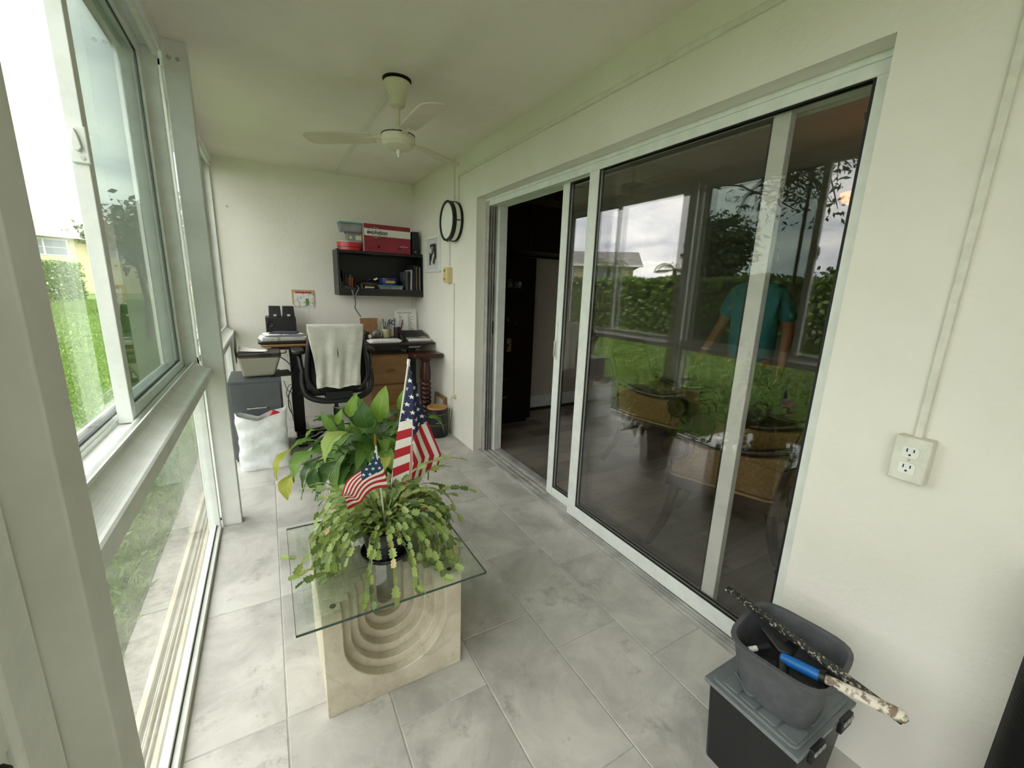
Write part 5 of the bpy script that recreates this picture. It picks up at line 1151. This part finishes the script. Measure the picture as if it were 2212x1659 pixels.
for k in range(5): a = -PI / 2 - .62 + .20 * k + .25; MB().cyl((.0915 * math.cos(a), .0915 * math.sin(a), .03), (.0925 * math.cos(a), .0925 * math.sin(a), .03), .0125, n=12).build('biscuit_print', mat('biscuit_tan', '#b08f52', .6), bt)

# ---------------------------------------------------------------- the dim room: fridge, cupboards, chairs, lamp, person
fg = thing('refrigerator', 'tall black refrigerator with pictures on its side inside the doorway', 'refrigerator', (2.00, 3.84, 0))
MB().box(-.33, .315, -.29, .37, .04, 1.66).build('body', mat('black_enamel', '#0c0c0d', .35), fg, bevel=.012, seg=3)
MB().box(-.30, .29, -.26, .34, 0, .04).build('plinth', BLK, fg)
for x, z, w_, h_, c in ((.02, 1.41, .05, .075, '#5f6a4e'), (.088, 1.40, .038, .06, '#4f5a5e'), (.13, 1.40, .034, .06, '#8a8d90'), (.012, 1.07, .03, .035, '#7c5b45'), (.105, 1.04, .03, .035, '#3f362c'), (.028, .82, .05, .13, '#94805c'), (.0, .29, .05, .02, '#6d6f70'), (-.002, .48, .06, .03, '#3e3d35')):
    MB().box(x - w_ / 2, x + w_ / 2, -.2925, -.2905, z - h_ / 2, z + h_ / 2).build('magnet_picture', mat('fridge_note_' + c[1:], c, .7, noise=(40, '#26241f', .35, .5, 2)), fg)
cb_ = thing('upper_cupboard', 'dark wall cupboards over the black refrigerator inside the doorway', 'cupboard', (2.9, 3.80, 1.72))
DKW = mat('espresso_wood', '#120d0b', .4)
MB().box(-1.2, 1.3, -.25, .43, .0, .42).build('carcass', DKW, cb_, bevel=.003)
for k in range(5): MB().box(-1.18 + .5 * k, -.70 + .5 * k, -.268, -.25, .015, .405).build('door', DKW, cb_, bevel=.004)
TAN = mat('tan_upholstery', '#8a6f3e', .75, noise=(60, '#75592f', .38, .62, 3)); MAH = mat('dark_mahogany', '#2b120c', .25, noise=(6, '#1b0a06', .35, .6)); PIPE = mat('tan_piping', '#a58a56', .7)
def armchair(loc, rz, lab):
    t = thing('armchair', lab, 'chair', loc, rz)      # faces local -y
    def saber(x, y, dx, dy, h_): 
        pts = [(x, y, h_), (x + dx * .1, y + dy * .1, h_ * .72), (x + dx * .4, y + dy * .4, h_ * .38), (x + dx, y + dy, 0.0)]
        MB().tube(spline(pts, 5), [.026, .026, .027, .027, .026, .026, .025, .025, .024, .024, .023, .022, .021, .021, .020, .020], 8).build('leg', MAH, t, smooth=50)
    for s_ in (-1, 1): saber(s_ * .23, -.22, s_ * .03, -.10, .40); saber(s_ * .22, .22, s_ * .03, .13, .40)
    MB().box(-.265, .265, -.26, .26, .375, .43).box(-.268, .268, -.264, -.26, .385, .392).box(-.268, .268, -.264, -.26, .404, .411).build('seat_rail', MAH, t, bevel=.006)
    for k in range(3):
        for s_ in (-1, 1): MB().box(s_ * .266 - .003, s_ * .266 + .003, -.255, .255, .386 + k * .014, .394 + k * .014).build('reed', MAH, t, bevel=.002)
    MB().prism(rrect(-.255, .255, -.255, .235, .05), .43, .525, ax='z').build('seat', TAN, t, bevel=.025, seg=3)
    MB().tube([(*p, .437) for p in rrect(-.258, .258, -.258, .238, .05)] + [(.208, -.258, .437)], .006, 6).build('piping', PIPE, t, smooth=60)
    for s_ in (-1, 1):
        MB().tube(spline([(s_ * .235, .235, .40), (s_ * .24, .255, .60), (s_ * .245, .32, .80), (s_ * .24, .37, .93)], 5), .021, 8).build('back_post', MAH, t, smooth=50)
        q = MB().prism([(-.20, .45), (.22, .45), (.25, .66), (.10, .625), (-.10, .62), (-.20, .64)], s_ * .250 - .018, s_ * .250 + .018, ax='x').build('arm_panel', TAN, t, bevel=.008)
        MB().tube(spline([(s_ * .25, .27, .70), (s_ * .25, .10, .645), (s_ * .25, -.10, .640), (s_ * .25, -.20, .665)], 5), .020, 8).build('arm_rail', MAH, t, smooth=50)
        sr = MB().lathe([(.001, -.03), (.068, -.03), (.074, -.02), (.074, .02), (.068, .03), (.001, .03)], n=28, M=TR(s_ * .25, -.235, .595) @ Euler((0, PI / 2, 0)).to_matrix().to_4x4()).build('scroll', MAH, t, smooth=35)
        for r in (.050, .034, .016):
            MB().lathe([(r - .007, .030), (r - .003, .037), (r + .002, .037), (r + .005, .030)], n=28, M=TR(s_ * .25, -.235, .595) @ Euler((0, s_ * PI / 2, 0)).to_matrix().to_4x4()).build('rosette_ring', mat('worn_gilt_wood', '#4d371d', .35, .3), sr, smooth=60)
    MB().sheet(12, 10, lambda u, v: ((u - .5) * .44, .262 + .10 * v ** 1.6 + .03 * (1 - (2 * u - 1) ** 2), .53 + .36 * v)).build('back_panel', TAN, t, smooth=180, solid=.05)
    MB().tube(spline([(-.24, .37, .93), (-.12, .40, .955), (0, .41, .96), (.12, .40, .955), (.24, .37, .93)], 5), .026, 8).build('crest_rail', MAH, t, smooth=50)
    return t
armchair((2.62, 2.12, 0), rad(12), 'mahogany and tan armchair with a scroll rosette, deeper in the room')
armchair((2.095, 1.20, 0), rad(201), 'mahogany and tan armchair standing close behind the door glass')
lm = thing('pendant_lamp', 'glowing amber bowl lamp with a pull chain inside the dim room', 'lamp', (3.0, 1.235, 1.94))
MB().lathe([(.001, -.05), (.05, -.045), (.09, -.02), (.105, .02), (.098, .02), (.08, -.015), (.045, -.036), (.001, -.04)], n=28).build('bowl', mat('amber_glass', '#ffb45a', .4, emit=('#ff8a26', .9)), lm, smooth=60)
MB().cyl((0, 0, .0), (0, 0, .435), .012, n=10).lathe([(.001, .40), (.06, .41), (.065, .435), (.001, .435)], n=20).build('stem', BRONZE, lm, smooth=40)
MB().cyl((.05, -.06, -.03), (.05, -.06, -.26), .0022, n=6).ball((.05, -.06, -.265), .007, 8).build('pull_chain', mat('brass', '#a07b35', .3, .9), lm, smooth=60)

# person standing in the dim room, facing the glass
SKIN = mat('tanned_skin', '#a5714f', .5, noise=(6, '#96623f', .35, .6)); TEAL = mat('teal_shirt', '#35919b', .8, noise=(5, '#2c828c', .35, .62), bump=(14, .4, .02)); TROU = mat('dark_trousers', '#1c1e24', .8)
pe = thing('person', 'person in a teal short sleeved shirt and dark trousers standing behind the glass', 'person', (3.24, 1.87, 0), rad(-78))      # local front is -y
def skinned(name, joints, edges, m, parent, sub=2, root=0):
    me = D.meshes.new(name); me.from_pydata([j[0] for j in joints], edges, []); me.materials.append(m)
    o = D.objects.new(name, me); COL.objects.link(o); o.parent = parent
    o.modifiers.new('k', 'SKIN'); md = o.modifiers.new('d', 'SUBSURF'); md.levels = sub; md.render_levels = sub
    for i, j in enumerate(joints):
        r = j[1]; me.skin_vertices[0].data[i].radius = (r if isinstance(r, tuple) else (r, r)); me.skin_vertices[0].data[i].use_root = (i == root)
    o.modifiers['k'].use_smooth_shade = True
    return o
J = []; E_ = []
def jt(p, r, prev=None):
    J.append((p, r)); 
    if prev is not None: E_.append((prev, len(J) - 1))
    return len(J) - 1
pv = jt((0, 0, .96), (.135, .10)); sp1 = jt((0, 0, 1.12), (.125, .095), pv); ch = jt((0, .0, 1.30), (.15, .105), sp1); cn = jt((0, .0, 1.42), (.10, .08), ch)
nk = jt((0, .0, 1.50), .052, cn); h1 = jt((0, -.015, 1.565), (.062, .072), nk); h2 = jt((0, -.01, 1.65), (.076, .096), h1); h3 = jt((0, 0, 1.72), (.058, .075), h2)
ends = []
for s_ in (-1, 1):
    sh_ = jt((s_ * .150, .0, 1.40), .056, ch); 
    if s_ > 0: el, wr = (s_ * .225, .03, 1.13), (s_ * .235, -.03, .89)
    else: el, wr = (s_ * .250, .03, 1.14), (s_ * .320, -.06, .92)
    e0 = jt(el, .044, sh_); e1 = jt(tuple(Vector(el).lerp(Vector(wr), .35)), .042, e0); w0 = jt(wr, (.026, .032), e1)
    d = (Vector(wr) - Vector(el)).normalized(); hd_ = jt(tuple(Vector(wr) + d * .065), (.020, .038), w0); ends.append((hd_, Vector(wr), d, s_))
    hp = jt((s_ * .09, 0, .90), .088, pv); kn_ = jt((s_ * .11, -.01, .50), .058, hp); cf = jt((s_ * .115, .015, .34), .052, kn_); an = jt((s_ * .12, .02, .09), .036, cf); jt((s_ * .13, -.10, .04), .034, an); 
for hd_, wr, d, s_ in ends:
    for k, (off, ln, ben) in enumerate(((-.027, .070, .010), (-.009, .082, .014), (.010, .078, .018), (.028, .062, .022))):
        b = wr + d * .095 + Vector((0, off, 0)); q1 = b + d * ln * .5 + Vector((-s_ * ben * .4, off * .25, 0)); q2 = b + d * ln + Vector((-s_ * ben * 1.5, off * .3, 0))
        a = jt(tuple(b), .0095, hd_); a = jt(tuple(q1), .0088, a); jt(tuple(q2), .0072, a)
    b = wr + d * .035 + Vector((0, -.034, 0)); a = jt(tuple(b), .011, hd_); a = jt(tuple(b + d * .035 + Vector((0, -.022, 0))), .0095, a); jt(tuple(b + d * .062 + Vector((0, -.028, 0))), .0075, a)
skinned('body', J, E_, SKIN, pe)
sj = [((0, 0, .83), (.178, .132)), ((0, 0, .98), (.182, .137)), ((0, 0, 1.14), (.176, .130)), ((0, 0, 1.30), (.178, .124)), ((0, 0, 1.415), (.125, .092)), ((0, 0, 1.46), (.072, .066)),
      ((-.155, .0, 1.40), .072), ((-.205, .02, 1.27), .068), ((-.232, .03, 1.18), .066), ((.155, .0, 1.40), .072), ((.20, .02, 1.27), .068), ((.215, .03, 1.17), .066)]
skinned('shirt', sj, [(0, 1), (1, 2), (2, 3), (3, 4), (4, 5), (3, 6), (6, 7), (7, 8), (3, 9), (9, 10), (10, 11)], TEAL, pe)
for k in range(6): MB().cyl((0, -.141 + .003 * k, 1.30 - .075 * k), (0, -.135, 1.30 - .075 * k), .006, n=10).build('shirt_button', FRAME, pe)
tj = [((0, 0, .97), (.142, .106)), ((0, 0, .90), (.148, .112)), ((-.095, 0, .86), (.100, .100)), ((-.112, -.01, .50), .076), ((-.118, .015, .12), .070), ((.095, 0, .86), (.100, .100)), ((.112, -.01, .50), .076), ((.118, .015, .12), .070)]
skinned('trousers', tj, [(0, 1), (1, 2), (2, 3), (3, 4), (1, 5), (5, 6), (6, 7)], TROU, pe)
for s_ in (-1, 1): MB().prism(rrect(s_ * .125 - .048, s_ * .125 + .048, -.19, .09, .045), 0, .07, ax='z').build('shoe', BLKP, pe, bevel=.02, seg=3)
hr = MB().ball((0, .012, 1.685), .1, 16, sc=(.86, 1.08, .98)); hr.build('hair', mat('grey_brown_hair', '#5c5148', .8, noise=(40, '#433a33', .4, .6)), pe, smooth=180)
fcx = MB()
for s_ in (-1, 1): fcx.ball((s_ * .032, -.098, 1.655), .012, 10)
fcx.build('eyes', mat('eye_white', '#d8d5cf', .3), pe, smooth=180)
MB().add([(-.014, -.102, 1.625), (.014, -.102, 1.625), (0, -.128, 1.622), (0, -.106, 1.665)], [(0, 1, 2), (0, 2, 3), (1, 3, 2)]).build('nose', SKIN, pe, smooth=180)
MB().tube(spline([(-.026, -.094, 1.595), (0, -.101, 1.593), (.026, -.094, 1.595)], 4), .006, 6).build('mouth', mat('lip', '#8a4f42', .5), pe, smooth=180)
for s_ in (-1, 1): MB().ball((s_ * .082, .0, 1.645), .026, 10, sc=(.4, .7, 1.2)).build('ear', SKIN, pe, smooth=180)
MB().lathe([(.030, -.008), (.036, -.008), (.036, .008), (.030, .008)], n=18, M=TR(-.316, -.056, .935)).build('wristwatch', TRACK, pe, smooth=40)
